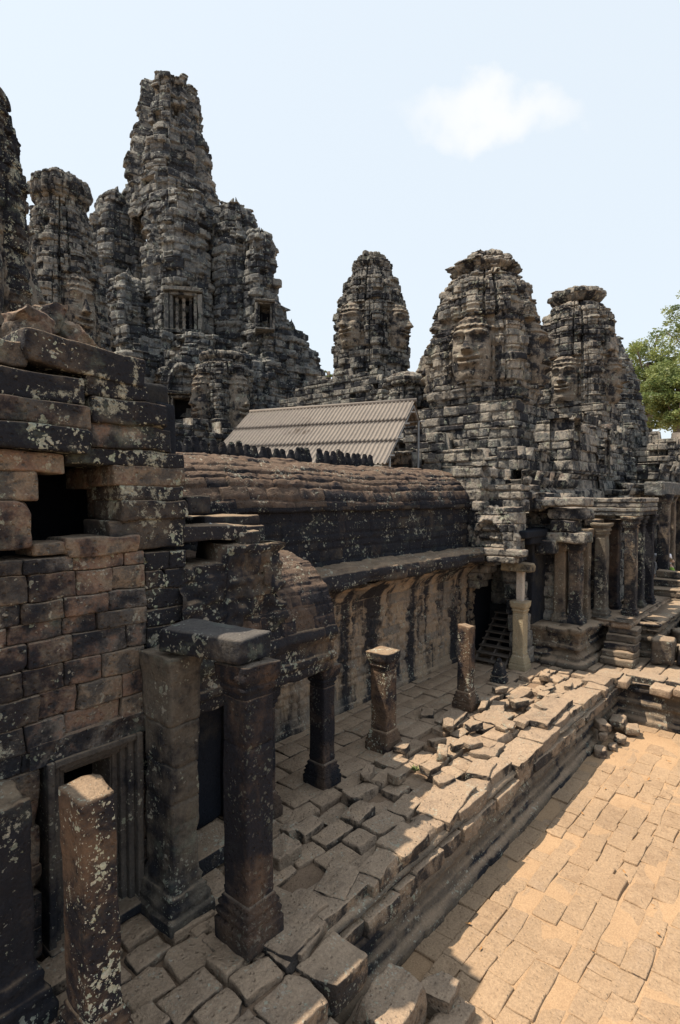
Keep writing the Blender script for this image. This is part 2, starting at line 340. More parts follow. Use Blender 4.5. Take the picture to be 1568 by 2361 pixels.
TAN, GREY, RED, PALE = (.185, .150, .118), (.15, .14, .13), (.175, .118, .092), (.34, .28, .21)
MT = dict(
    wall=stone('weathered_sandstone', [(.085, .08, .076), (.22, .18, .14), (.20, .135, .105), (.18, .165, .15), (.12, .11, .10), (.23, .165, .115)], dark=.58, lich=.36, lscale=11, green=.35, dust=.5, bump=.9, blkd=.10),
    frieze=stone('blackened_carved_sandstone', [(.06, .055, .05), (.17, .125, .085), (.10, .09, .08)], dark=.78, lich=.3, lscale=13, green=.2, dust=.6),
    pillar=stone('blackened_pillar_sandstone', [(.05, .042, .038), (.11, .075, .055), (.075, .06, .05)], dark=.66, streak=.45, lich=.02, lscale=17, green=.12, dust=.8, dustc=(.2, .17, .14), dots=.22, bump=.85),
    pillarw=stone('brown_pillar_sandstone', [(.115, .08, .057), (.15, .10, .068), (.10, .075, .058)], dark=.52, streak=.2, lich=.40, lscale=18, green=.05, dust=.9, lc=(.5, .47, .4), dots=1.0, bump=.9),
    pillart=stone('tan_pillar_sandstone', [(.21, .165, .115), (.23, .18, .13), (.17, .135, .10)], dark=.52, streak=.3, lich=.25, lscale=17, green=.05, dust=.9),
    pillary=stone('yellowish_column_sandstone', [(.27, .225, .15), (.30, .25, .17), (.24, .2, .135)], dark=.28, streak=.3, lich=.15, lscale=17, green=.05, dust=.9),
    relief=stone('streaked_relief_sandstone', [(.16, .14, .12), (.24, .19, .145), (.30, .225, .155), (.2, .18, .16)], dark=.585, dscale=.7, streak=1.25, lich=.06, lscale=15, green=.12, dust=.5, blkd=.06),
    vault=stone('brown_vault_sandstone', [(.07, .055, .046), (.115, .083, .065), (.09, .067, .054)], dark=.58, dscale=1.3, streak=.25, lich=.12, lscale=17, green=.06, dust=.5, dustc=(.17, .118, .085), bump=.8),
    vaultd=stone('blackened_gallery_sandstone', [(.05, .045, .04), (.10, .075, .06)], dark=.84, streak=.4, lich=.1, lscale=12, green=.1, dust=.45, dustc=(.16, .15, .14), bump=.8),
    tower=stone('grey_tower_sandstone', [(.085, .09, .094), (.225, .218, .20), (.15, .154, .154), (.28, .255, .21)], dark=.52, dscale=1.6, streak=.25, lich=.44, lscale=6, green=.35, dust=.45, dustc=(.27, .22, .17), bump=.9, bscale=.6, nw=.8, blkd=.34, lc=(.36, .36, .33)),
    towerw=stone('warm_tower_sandstone', [(.10, .104, .107), (.27, .25, .22), (.18, .18, .175), (.30, .25, .20)], dark=.49, dscale=1.5, streak=.2, lich=.46, lscale=7, green=.3, dust=.5, dustc=(.26, .19, .145), bump=.9, bscale=.65, nw=.8, blkd=.34, lc=(.40, .385, .33)),
    far=stone('hazed_far_sandstone', [(.095, .105, .115), (.215, .215, .205), (.145, .155, .16), (.25, .225, .19)], dark=.53, dscale=1.0, streak=.3, lich=.46, lscale=3.6, green=.4, dust=.4, dustc=(.22, .19, .155), black=(.022, .027, .037), nw=.8, blkd=.36, lc=(.40, .41, .395), bump=.9, bscale=.4),  # greyed colours and lifted bluish black paint distance haze onto the stone
    pave=stone('worn_paving_sandstone', [(.20, .15, .112), (.31, .235, .17), (.25, .195, .15), (.34, .25, .175)], dark=.40, dscale=1.9, lich=.08, lscale=22, green=.05, dust=.6, dustc=(.42, .31, .215), black=(.026, .025, .026), bump=.8, nw=.7),
    loose=stone('loose_slab_sandstone', [(.17, .135, .105), (.26, .20, .145), (.22, .18, .14)], dark=.46, dscale=1.9, lich=.16, lscale=17, green=.15, dust=.62, dustc=(.42, .31, .22), black=(.022, .022, .025), bump=.8, nw=.6),
    edge=stone('terrace_edge_sandstone', [(.10, .085, .07), (.15, .12, .09), (.12, .10, .085)], dark=.46, streak=.0, lich=.10, lscale=16, green=.15, dust=1.0, dustc=(.30, .225, .16)),
    yard=stone('courtyard_paving_sandstone', [(.255, .176, .112), (.345, .245, .158), (.29, .204, .13), (.315, .232, .162)], dark=.05, dscale=1.6, lich=0, green=0, dust=.5, dustc=(.325, .232, .155), bump=.55),
    sand=stone('orange_sand', [(.295, .195, .118), (.36, .245, .15), (.32, .215, .133)], dark=.02, lich=0, green=0, dust=.3, dustc=(.35, .24, .148), bump=.3, bscale=1.6),
    dirt=stone('terrace_dirt', [(.13, .09, .065), (.19, .13, .09), (.16, .11, .08)], dark=.2, lich=0, green=0, dust=.3, bump=.6, bscale=1.5),
    crust=stone('lichen_crusted_black_sandstone', [(.055, .052, .05), (.12, .098, .078), (.085, .078, .07)], dark=.74, lich=.62, lscale=9, green=.4, dust=.5, bump=.8, dots=.8, lc=(.44, .43, .37)),
    face=stone('smooth_face_sandstone', [(.12, .112, .10), (.20, .178, .15), (.16, .15, .133)], dark=.52, dscale=1.4, streak=.35, lich=.2, lscale=7, green=.3, dust=.4, bump=.7, bscale=.65, nw=.7, blkd=.30),
    pilaster=stone('grey_green_pilaster_sandstone', [(.11, .10, .085), (.145, .125, .10), (.10, .097, .09)], dark=.66, streak=.4, lich=.34, lscale=12, green=.5, dust=.5),
    frame=stone('dark_grey_door_stone', [(.06, .058, .056), (.10, .09, .08), (.08, .075, .07)], dark=.48, streak=.4, lich=.06, lscale=14, green=.05, dust=.6),
    dark=stone('interior_shade_stone', [(.03, .03, .03), (.05, .045, .04)], dark=.8, lich=0, green=0, dust=0),  # near-black base colour stands in for the shade of unlit interiors
)
# ------------------------------------------------------------------ ground
def ground_sheet():
    ax = np.concatenate([[-2500, -600, -150, -40, -12], np.linspace(-4, 16, 161), [22, 35, 60, 120, 400, 2500]])
    ay = np.concatenate([[-2500, -600, -150, -40, -12], np.linspace(-6, 6, 97), [12, 30, 60, 120, 400, 2500]])
    X, Y = np.meshgrid(ax, ay, indexing='ij'); P = np.stack([X, Y, X * 0], -1).reshape(-1, 3)
    z = -0.861 + .021 * fbm(P * 1.0, 4) + .007 * fbm(P * 4, 5); P[:, 2] = z
    mb = MB(); mb.add(P, grid(len(ax), len(ay)), .5); return struct(mb.build('courtyard_ground', MT['sand']))
ground_sheet()
def paving(mb, x0, x1, y0, y1, zt, wr, lr, gap, hz, tilt, th, n, keep=None, seed=1, amp=.006, drift=0.0, chip=.25, r=.02, rot=.03):
    g = np.random.default_rng(seed); y = y0
    while y < y1:
        wd = g.uniform(*wr); x = x0 - g.uniform(0, lr[1])
        while x < x1:
            ln = g.uniform(*lr); c = (x + ln / 2, y + wd / 2 + drift * (x - x0) + g.normal(0, .008)); a = g.random()
            h = g.normal(0, hz) if not callable(hz) else hz(c[0], c[1], g)
            tl = tilt if not callable(tilt) else tilt(c[0], c[1])
            if (keep is None or keep(*c)) and not (g.random() < .02):
                gp = gap * g.uniform(.5, 1.6)
                block(mb, (c[0], c[1], zt - th / 2 + h), (ln - gp, wd - gap * g.uniform(.5, 1.6), th), rz=g.normal(0, rot), rx=g.normal(0, tl), ry=g.normal(0, tl), r=r, n=n, amp=amp, fr=7, chips=2, chip=chip)
            x += ln
        y += wd
mb = MB()
paving(mb, 1.5, 11.95, -1.6, 2.95, -.853, (.17, .33), (.2, .52), .006, .008, .010, .12, 6, seed=3, amp=.010, chip=.5, r=.009, rot=.035, keep=lambda x, y: x * .13 - .4 < y)
struct(mb.build('courtyard_pavement', MT['yard']))

# ------------------------------------------------------------------ terrace the gallery stands on
def slab_sheet(name, rects, z, mat):
    mb = MB()
    for k, (x0, x1, y0, y1) in enumerate(rects):
        nx, ny = max(2, int((x1 - x0) / .12)), max(2, int((y1 - y0) / .12))
        X, Y = np.meshgrid(np.linspace(x0, x1, nx), np.linspace(y0, y1, ny), indexing='ij'); P = np.stack([X, Y, X * 0 + z + k * .004], -1).reshape(-1, 3)
        P[:, 2] += .02 * fbm(P * 3, 9); mb.add(P, grid(nx, ny), .5)
    return struct(mb.build(name, mat))
slab_sheet('terrace_dirt', [(-2, 12.1, 3.12, 6.0), (-2, 3.2, 2.9, 3.2), (12.0, 24, -6, 6.0)], -.075, MT['dirt'])
mb = MB()
rough = lambda x, y, g: g.normal(0, .008 if y > 4.5 else .030) - (.06 * g.random() if y < 4.4 and g.random() < .3 else 0)
tl = lambda x, y: .006 if y > 4.5 else .035
paving(mb, 3.0, 11.9, 3.40, 4.42, 0, (.23, .33), (.24, .50), .032, rough, tl, .18, 11, seed=5, amp=.012, chip=.55, r=.013, rot=.05)
paving(mb, 2.6, 12.2, 4.44, 5.88, -.005, (.26, .36), (.32, .62), .012, rough, tl, .12, 4, seed=6, amp=.006, r=.014)
paving(mb, 0.6, 3.0, 2.95, 4.42, 0, (.22, .34), (.24, .46), .030, lambda x, y, g: g.normal(0, .024), .028, .2, 12, seed=8, amp=.013, chip=.6, r=.014, rot=.05)
paving(mb, 12.05, 18, -1.5, 3.6, -.01, (.3, .4), (.4, .8), .02, .012, .012, .14, 4, seed=9, amp=.008)
struct(mb.build('terrace_pavement', MT['pave']))

terr = empty('terrace_wall', (7, 3.05, -.87), 'moulded stone terrace wall with broken edge stones rising beside the sunlit courtyard', 'terrace')
MOLD = [(0, .16), (.10, .16), (.13, .10), (.22, .06), (.25, .02), (.33, .01), (.36, .06), (.42, .07), (.46, .01), (.56, 0), (.60, .05), (.68, .06), (.71, .02), (.74, .09), (.85, .10)]
mb = MB(); ruin(mb, [(2.95, 4.0), (2.95, 3.06), (11.98, 3.06), (11.98, -4)], -.88, -.10, ch=.2, bl=.6, amp=.010, groove=.018, res=.025, mold=MOLD, seed=12, noise=.010, inward=.3)
mb.build('moulded_face', MT['edge'], terr)
mb = MB(); g = np.random.default_rng(21); x = 3.35
while x < 11.9:
    ln = g.uniform(.28, .75); wd = g.uniform(.26, .45)
    if g.random() > .12: block(mb, (x + ln / 2, 2.98 + wd / 2 + g.normal(0, .045), -.075 + g.normal(0, .016)), (ln - .012, wd, .17), rz=g.normal(0, .02), rx=g.normal(0, .02), ry=g.normal(0, .015), r=.010, n=8, amp=.016, fr=6, chips=3, chip=.6); x += ln
x = 3.2
while x < 11.9:
    ln = g.uniform(.3, .7)
    block(mb, (x + ln / 2, 3.14 + g.normal(0, .025), -.235 + g.normal(0, .012)), (ln - .012, .42, .15), rz=g.normal(0, .025), r=.012, n=8, amp=.016, fr=6, chips=3, chip=.7); x += ln
y = 2.9
while y > -2:
    ln = g.uniform(.4, .7); block(mb, (12.16 + g.normal(0, .02), y - ln / 2, -.04 + g.normal(0, .02)), (.42, ln - .02, .18), rz=g.normal(0, .03), r=.04, n=7, amp=.016, chips=2, chip=.5); y -= ln
mb.build('edge_stones', MT['loose'], terr)

# steps and low stones under the porch in the foreground
st = empty('porch_steps', (2, 2.75, -.87), 'worn block steps in front of the nearest porch at the bottom of the photo', 'steps')
for nm, (ya, yb, zt, th, sd) in dict(upper_step=(2.62, 2.98, -.02, .26, 31), lower_step=(2.34, 2.64, -.26, .3, 32), bottom_step=(2.05, 2.36, -.52, .36, 33)).items():
    mb = MB(); g = np.random.default_rng(sd); x = 1.0
    while x < (3.05 if nm == 'upper_step' else 2.95):
        ln = g.uniform(.28, .5); block(mb, (x + ln / 2, (ya + yb) / 2 + g.normal(0, .015), zt - th / 2 + g.normal(0, .02)), (ln - .02, yb - ya - .01, th), rz=g.normal(0, .04), rx=g.normal(0, .04), ry=g.normal(0, .03), r=.014, n=18, amp=.016, fr=6, chips=4, chip=.6); x += ln
    mb.build(nm, MT['loose'], st)

# loose slabs: one object each
LS = [  # px, py, z of top, length x, width y, height, rz, label
    (1262, 1632, .22, 1.25, .42, .17, .03, 'long thick lit slab lying raised near the far end of the terrace edge'),
    (1140, 1650, .10, .55, .42, .12, -.1, 'broad flat slab between the two free pillars and the long raised slab'),
    (1122, 1722, .09, .48, .36, .14, .15, 'squarish slab tipped up in the middle of the lit terrace'),
    (1040, 1652, .10, .6, .3, .1, .1, 'split slab right beside the foot of the squat moulded pillar row, in full sun'),
    (1110, 1768, .11, .42, .3, .15, .2, 'short thick block just behind the terrace edge, halfway along'),
    (1030, 1836, .10, .80, .42, .14, .12, 'round ended slab overhanging a lower ledge on the terrace edge'),
    (985, 1640, .12, .34, .2, .16, .5, 'dark broken fragment leaning in the shade behind the squat pillar'),
    (905, 1752, .09, .34, .3, .12, .0, 'lit flat stone against the foot of the squat moulded pillar'),
    (1148, 1628, .13, .5, .22, .14, .35, 'dark sided block beside the base of the slim pillar'),
    (1200, 1598, .10, .7, .2, .14, .05, 'narrow lit strip of stone right of the small stump'),
    (860, 2010, .05, .34, .26, .2, .1, 'upright wedge shaped rock wedged in the terrace gap'),
    (915, 2010, .10, .38, .26, .18, .1, 'dark pitted block on the terrace edge, in shade next to a small round rock'),
    (780, 2025, .06, .46, .30, .2, .35, 'long tilted shaded slab with a lichened side by the dirt gap'),
    (790, 2210, .02, .46, .28, .22, .30, 'shaded slab sticking out over the terrace edge below the dirt gap'),
    (690, 2090, .07, .40, .34, .2, .0, 'flat topped shaded block right of the tall dark pillar base'),
    (705, 2180, .07, .38, .34, .2, .15, 'cracked shaded block touching the front corner of the tall dark pillar'),
    (648, 1950, .22, .32, .28, .24, .0, 'cubic dark block behind the tall dark pillar'),
    (672, 1905, .12, .22, .18, .16, .1, 'small dark block touching the cubic one behind the tall pillar'),
    (990, 1960, .12, .52, .34, .16, .05, 'two tone edge slab half in sun and half in shade'),
    (790, 2310, -.12, .42, .3, .24, .2, 'sloping broken slab below the porch edge at the bottom'),
]
for k, (px, py, zt, lx, wy, hh, rz, lab) in enumerate(LS):
    zt *= .5; hh *= .75; p = at_z(px, py, zt); p[1] = max(p[1], 3.0 + wy / 2) if px > 700 else p[1]; c = (p[0], p[1], zt - hh / 2); mb = MB(); g = np.random.default_rng(50 + k)
    block(mb, c, (lx, wy, hh), rz=rz, rx=g.normal(0, .03), ry=g.normal(0, .03), r=.012, n=18, amp=.016, fr=6, chips=5, chip=.55)
    o = mb.build('loose_slab', MT['loose'], None, (c[0], c[1], zt - hh)); tag(o, lab, 'stone slab', 'loose slabs on the terrace')
for k, (px, py, zt, lx, wy, hh, rz, lab) in enumerate([
    (905, 2290, -.42, .62, .36, .34, .12, 'big squared block standing on the courtyard floor at the bottom of the photo'),
    (1010, 2270, -.62, .3, .26, .24, .1, 'dark small block right of the big squared block at the bottom'),
    (1035, 2345, -.74, .5, .24, .14, .05, 'low half sunlit slab at the bottom edge below the dark small block'),
    (850, 2355, -.6, .4, .3, .2, .3, 'low shaded stone left of the big squared block')]):
    p = at_z(px, py, zt); mb = MB(); block(mb, (p[0], p[1], zt - hh / 2), (lx, wy, hh), rz=rz, rx=.03, ry=.02, r=.014, n=20, amp=.018, fr=6, chips=5, chip=.8)
    tag(mb.build('fallen_block', MT['loose'], None, (p[0], p[1], zt - hh)), lab, 'stone block', 'fallen blocks at the foot of the terrace')
for k, (px, py, zt, lx, wy, hh, rz, lab) in enumerate([
    (1385, 1722, -.70, .24, .2, .17, .3, 'dark cubic stone at the front of the rubble heap'), (1390, 1690, -.58, .2, .16, .14, .2, 'small round stone stacked on the dark cube of the heap'),
    (1388, 1662, -.42, .30, .22, .14, .7, 'lit stone topping the rubble heap'), (1425, 1655, -.58, .42, .26, .13, .1, 'flat lit stone at the back of the rubble heap'),
    (1455, 1672, -.66, .3, .26, .14, .4, 'rounded stone at the right end of the rubble heap'), (1430, 1695, -.70, .26, .18, .12, 0, 'brick like lit stone in the middle of the rubble heap'),
    (1362, 1705, -.76, .3, .1, .1, .8, 'thin stone splinter left of the rubble heap'), (1412, 1716, -.76, .22, .14, .1, .3, 'low dark chip in the shade of the rubble heap')]):
    p = at_z(px, py, zt); mb = MB(); block(mb, (p[0], p[1], zt - hh / 2), (lx, wy, hh), rz=rz, rx=.06 * (k % 3 - 1), ry=.05 * (k % 2), r=.03, n=8, amp=.02, fr=7, chips=4, chip=.7)
    tag(mb.build('rubble_stone', MT['loose'], None, (p[0], p[1], zt - hh)), lab, 'rubble stone', 'rubble heap on the courtyard')

SH = MT['loose']; g = np.random.default_rng(91)
for k in range(26):
    x = 5.4 + k * .215 + g.normal(0, .05); y = g.uniform(3.35, 4.3); s3 = (g.uniform(.14, .3), g.uniform(.1, .2), g.uniform(.07, .12)); mb = MB()
    block(mb, (x, y, .03 + s3[2] / 2), s3, rz=g.uniform(-.5, .5), rx=g.normal(0, .09), ry=g.normal(0, .09), r=.010, n=10, amp=.014, fr=8, chips=5, chip=.8)
    tag(mb.build('broken_fragment', SH, None, (x, y, .03)), 'small broken stone fragment lying loose on the uneven terrace paving', 'stone fragment', 'broken fragments scattered on the terrace')
# ------------------------------------------------------------------ pillars
BASE = [(0, .06), (.10, .06), (.115, .045), (.15, .055), (.17, .035), (.20, .045), (.23, .02), (.26, .025), (.29, 0)]
def pillar(name, label, x0, y0, wx, wy, h, mat, base=BASE, cap=True, lean=(0, 0), broken=0.0, sc=1.0, rz=0.0, m=10, rad=.018, amp=.006, joint=None):
    e = empty(name, (x0 + wx / 2, y0 + wy / 2, 0), label, 'pillar', 'stone pillars of the ruined porches'); c = (x0 + wx / 2, y0 + wy / 2, 0)
    bt = base[-1][0] * sc
    mb = MB(); lathe_sq(mb, c, [(z * sc, q * sc) for z, q in base], wx, wy, rz, lean, m, .03, amp, a=.35, rad=rad); mb.build('base', mat, e)
    top = h - (.26 * sc if cap else 0)
    pr = [(bt - .004, 0), (bt + .05, .006), (bt + .06, 0)]
    if joint: pr += [(joint - .01, 0), (joint, -.012), (joint + .01, 0)]
    pr += [(top, 0)]
    mb = MB(); lathe_sq(mb, c, pr, wx, wy, rz, lean, m, .05, amp, a=.5, rad=rad, broken=broken); mb.build('shaft', mat, e)
    if cap:
        s = sc; cp = [(top - .004, .0), (top + .01, .008), (top + .03, .0), (top + .05, .012), (top + .065, .022), (top + .085, .022), (top + .095, .012), (top + .13 * s, .035), (top + .16 * s, .045), (h, .05)]
        mb = MB(); lathe_sq(mb, c, cp, wx, wy, rz, lean, m, .025, amp * 1.3, a=.7, rad=rad * 1.3, broken=.03); mb.build('capital', mat, e)
    return e
BIG = [(0, .055), (.16, .058), (.175, .03), (.20, .045), (.235, .05), (.25, .02), (.275, .035), (.30, .038), (.315, .012), (.335, .02), (.36, .0)]
pillar('stone_pillar', 'tall blackened square pillar with moulded capital holding one end of the mossy lintel', 2.735, 3.275, .27, .30, 2.22, MT['pillar'], BIG, joint=1.58, lean=(-.004, 0), m=14)
pillar('stone_pillar', 'brown lichen spotted broken pillar lit on one side in the left foreground', 1.50, 3.25, .215, .30, 1.72, MT['pillarw'], BIG, cap=False, lean=(-.02, .008), broken=.045, m=16, amp=.010)
pillar('stone_pillar', 'narrow dark pillar glimpsed just behind the tall blackened pillar', 3.96, 4.52, .21, .24, 1.46, MT['pillar'])
pillar('stone_pillar', 'black pillar under the outer corner of the stone half vault', 4.93, 4.50, .21, .24, 1.47, MT['pillar'])
pillar('stone_pillar', 'squat free standing pillar with moulded top slab in the middle of the terrace', 6.17, 4.47, .25, .27, 1.385, MT['pillart'] if False else MT['pillarw'], lean=(-.012, .0))
pillar('stone_pillar', 'slim free standing plain topped pillar in front of the wooden stairs', 8.33, 4.36, .20, .23, 1.38, MT['pillarw'], cap=False, broken=.03)
col = pillar('stone_pillar', 'yellowish octagon edged column carrying a repaired post beside the dark stairway', 10.93, 4.53, .22, .24, 1.40, MT['pillary'])
c = (11.04, 4.65)
mb = MB(); lathe_sq(mb, (c[0], c[1], 1.40), [(0, 0), (.22, .004), (.5, 0), (.62, 0)], .13, .14, .1, (0, 0), 8, .05, .006, rad=.015); mb.build('repair_post', stone('pale_repair_stone', [(.42, .38, .33), (.46, .41, .36)], dark=.1, lich=0, green=0, dust=.3), col)
mb = MB(); block(mb, (10.98, 4.68, 2.09), (.34, .62, .17), rz=.05, r=.03, n=10, amp=.015, chips=3, chip=.6); mb.build('bracket_block', MT['pillary'], col)
mb = MB(); p = at_z(1150, 1572, 0); lathe_sq(mb, (p[0], p[1], 0), [(0, .05), (.06, .05), (.08, .02), (.11, .04), (.14, .01), (.17, .03), (.20, .01), (.30, -.005), (.40, -.05), (.46, -.08)], .2, .2, .1, (0, 0), 8, .03, .012, rad=.05)
tag(mb.build('stone_stump', MT['edge'], None, (p[0], p[1], 0)), 'short dark tapered stone stump with carved rings behind the slim pillar', 'stump')

# ------------------------------------------------------------------ nearest ruined building on the left
bl = empty('ruined_gate_building', (2.0, 4.6, 0), 'dark block built gate building with a gaping hole and carved doorway on the left', 'building')
def c3(x, y): return (x / 3.136 / 1.0166, (700 + y / 3.136) / 1.0166)
def wblk(mb, x0, y0, x1, y1, yp=4.4, depth=.45, cv=c3, n=14, r=.018, amp=.013, a=None, rx=0, ry=0, chips=3, chip=.5, rz=0):
    A, B = cv(x0, y0), cv(x1, y1); pm = ((A[0] + B[0]) / 2, (A[1] + B[1]) / 2)
    xl = at_y(A[0], pm[1], yp)[0]; xr = at_y(B[0], pm[1], yp)[0]; zt = at_y(pm[0], A[1], yp)[2]; zb = at_y(pm[0], B[1], yp)[2]
    block(mb, ((xl + xr) / 2, yp + depth / 2, (zt + zb) / 2), (xr - xl - .006, depth, zt - zb + .006), rz=rz, rx=rx, ry=ry, r=r, n=n, amp=amp, fr=4.5, a=a, chips=chips, chip=chip)
mb = MB(); mc = MB()
for q in [(180, 330, 1075, 555, 4.36, .6, 1), (-120, 300, 220, 480, 4.42, .6, 0), (-740, 490, 640, 705, 4.34, .6, 1), (640, 590, 1095, 735, 4.38, .5, 1), (-740, 700, 680, 885, 4.30, .6, 0), (-740, 893, 690, 1090, 4.26, .6, 1),
          (680, 755, 1240, 925, 4.36, .55, 1), (640, 930, 1280, 1100, 4.40, .55, 0), (-740, 1105, 490, 1250, 4.36, .5, 0), (480, 1110, 1360, 1228, 4.42, .5, 1), (-740, 1258, 285, 1490, 4.38, .4, 0), (-740, 1495, 240, 1862, 4.36, .4, 0),
          (840, 1237, 1362, 1376, 4.42, .5, 0), (620, 1240, 860, 1390, 5.05, .4, 0), (880, 1380, 1355, 1484, 4.42, .5, 1), (770, 1390, 905, 1615, 4.95, .35, 0), (900, 1488, 1398, 1622, 4.40, .5, 1), (815, 1622, 1376, 1842, 4.43, .5, 1), (240, 1800, 540, 1884, 4.40, .4, 0), (490, 1752, 1045, 1884, 4.38, .42, 0)]:
    wblk(mc if q[6] else mb, *q[:4], yp=q[4], depth=q[5], ry=RG.normal(0, .008) + (.07 if q[0] == 180 else 0))
def courses(mb, x0, x1, z0, z1, yf, ch, lr, depth, holes=(), n=9, amp=.012, seed=1, jit=.010, r=.012):
    g = np.random.default_rng(seed); z = z0
    while z < z1 - .04:
        h = min(ch * g.uniform(.8, 1.25), z1 - z)
        if z1 - z - h < .06: h = z1 - z
        iv = [(x0, x1)]
        for hx0, hx1, hz0, hz1 in holes:
            if z + h / 2 > hz0 and z + h / 2 < hz1: iv = [s for a, b in iv for s in ((a, min(b, hx0)), (max(a, hx1), b)) if s[1] - s[0] > .03]
        for a, b in iv:
            x = a
            while x < b - .01:
                l = g.uniform(*lr)
                if b - x - l < lr[0] * .6: l = b - x
                block(mb, (x + l / 2, yf + depth / 2 + g.normal(0, jit), z + h / 2), (l - .007, depth, h - .005), rz=g.normal(0, .012), r=r, n=n, amp=amp, fr=5, chips=2, chip=.45); x += l
        z += h
zs = at_y(*c3(640, 1884), 4.4)[2]
courses(mb, .84, 2.57, 1.62, zs, 4.41, .165, (.26, .46), .45, seed=4)
courses(mc, 2.57, 2.98, 0, zs - .02, 4.43, .17, (.2, .4), .45, seed=5)
courses(mb, .7, 2.57, 0, 1.64, 4.44, .24, (.3, .5), .45, holes=[(1.70, 2.52, -1, 1.52)], seed=6)
mb.build('block_wall', MT['wall'], bl); mc.build('crusted_blocks', MT['crust'], bl)
mb = MB(); ruin(mb, [(1.60, 4.32), (2.55, 4.32)], 1.49, 1.66, ch=.17, bl=2, amp=.003, groove=.0, res=.025, mold=[(0, -.07), (.17, -.07)], noise=.010, inward=.2); mb.build('door_cornice', MT['wall'], bl)
fr = MB()
for k, (d, yy) in enumerate(((0, .0), (.055, .035), (.10, .07), (.14, .11))):                # stepped frame round the door
    xa, xb, zt = 1.72 + d, 2.50 - d, 1.50 - d; t = .054
    yb = 4.36 + yy
    block(fr, (xa + t / 2, yb + .16, zt / 2), (t, .32 - yy, zt), r=.012, n=8, amp=.004, chips=0, a=.3); block(fr, (xb - t / 2, yb + .16, zt / 2), (t, .32 - yy, zt), r=.012, n=8, amp=.004, chips=0, a=.3)
    block(fr, ((xa + xb) / 2, yb + .16, zt - t / 2), (xb - xa - 2 * t, .31 - yy, t), r=.012, n=8, amp=.004, chips=0, a=.3)
block(fr, (2.33, 4.72, .66), (.06, .34, 1.34), r=.01, n=8, amp=.004, chips=0, a=.2); block(fr, (1.89, 4.72, .66), (.06, .34, 1.34), r=.01, n=8, amp=.004, chips=0, a=.2)
block(fr, (2.11, 4.6, .04), (.8, .6, .09), r=.02, n=8, amp=.006)
fr.build('door_frame', MT['frame'], bl)
mb = MB()                                                                                   # room behind door and hole, near-black to paint shade; porch-side walls added for darkness
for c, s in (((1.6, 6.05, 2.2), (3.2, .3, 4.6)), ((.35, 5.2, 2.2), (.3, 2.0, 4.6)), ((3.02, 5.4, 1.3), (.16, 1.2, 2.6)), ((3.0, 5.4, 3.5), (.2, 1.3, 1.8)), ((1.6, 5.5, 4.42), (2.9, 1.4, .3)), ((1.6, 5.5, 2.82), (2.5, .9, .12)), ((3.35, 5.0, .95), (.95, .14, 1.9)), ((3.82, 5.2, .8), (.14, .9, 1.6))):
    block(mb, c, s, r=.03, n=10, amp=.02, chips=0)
mb.build('room_and_shade_panels', MT['dark'], bl)
for nm, x0, h, brk in (('pilaster', 2.50, 2.2, 0), ('broken_pilaster', 1.18, 1.50, .08)):
    mb = MB(); lathe_sq(mb, (x0 + .15, 4.17, 0), [(0, .10), (.09, .10), (.10, .07), (.16, .075), (.18, .045), (.24, .05), (.27, .02), (.33, .025), (.36, 0), (.98, 0), (.99, -.012), (1.0, 0), (1.28, .0), (1.29, -.015), (1.30, .0), (1.62, .01), (1.63, -.01), (1.64, .012), (h - .2, .02), (h - .1, .03), (h, .04)] if h > 2 else
             [(0, .12), (.09, .12), (.12, .09), (.2, .09), (.24, .05), (.32, .055), (.38, .01), (h, 0)], .25, .42, 0, (0, 0), 16, .03, .013, fr=9, rad=.015, broken=brk)
    mb.build(nm, MT['pilaster'] if h > 2 else MT['frieze'], bl)
# lintel slab lying askew from pilaster to tall pillar
mb = MB(); a = np.array([2.42, 4.14]); b = np.array([3.06, 3.36]); u = np.array([2.76, 3.42])
block(mb, (2.775, 3.72, 2.335), (.40, .86, .20), rz=.21, rx=.012, r=.03, n=16, amp=.012, fr=5, chips=5, chip=.45)
tag(mb.build('stone_lintel', stone('mossy_lintel_sandstone', [(.06, .06, .055), (.11, .10, .09)], dark=.70, lich=.45, lscale=10, green=.6, dust=.7, dustc=(.12, .11, .105)), None, (2.775, 3.72, 2.23)), 'flat lintel slab with pale green lichen lying from wall pilaster to tall blackened pillar', 'lintel')
# carved frieze wall and half vault to the right of it
carve = lambda s, k: (lambda U, Z: s * fbm(np.stack([U * k, Z * k, U * 0 + 3], -1).reshape(-1, 3), 77, 3).reshape(U.shape))
mb = MB(); ruin(mb, [(2.9, 4.38), (4.12, 4.38), (4.12, 4.9)], 1.9, 3.02, ch=.19, bl=.34, amp=.03, groove=.02, res=.022, seed=8, ragged=1, inward=.5, extra=lambda U, Z: carve(.05, 9)(U, Z) - np.maximum(0, U - .75) * 0, noise=.012)
for q in [(430, 1145, 487, 1186, 4.55, .5), (470, 1190, 600, 1212, 4.75, .45), (425, 1212, 572, 1246, 4.42, .5), (540, 1214, 612, 1250, 4.5, .5), (612, 1275, 648, 1300, 4.45, .3), (610, 1300, 652, 1345, 4.36, .3), (555, 1224, 600, 1300, 4.4, .3)]:
    wblk(mb, *q[:4], yp=q[4], depth=q[5], cv=lambda x, y: (x, y), n=9)
mb.build('carved_frieze', MT['frieze'], bl)
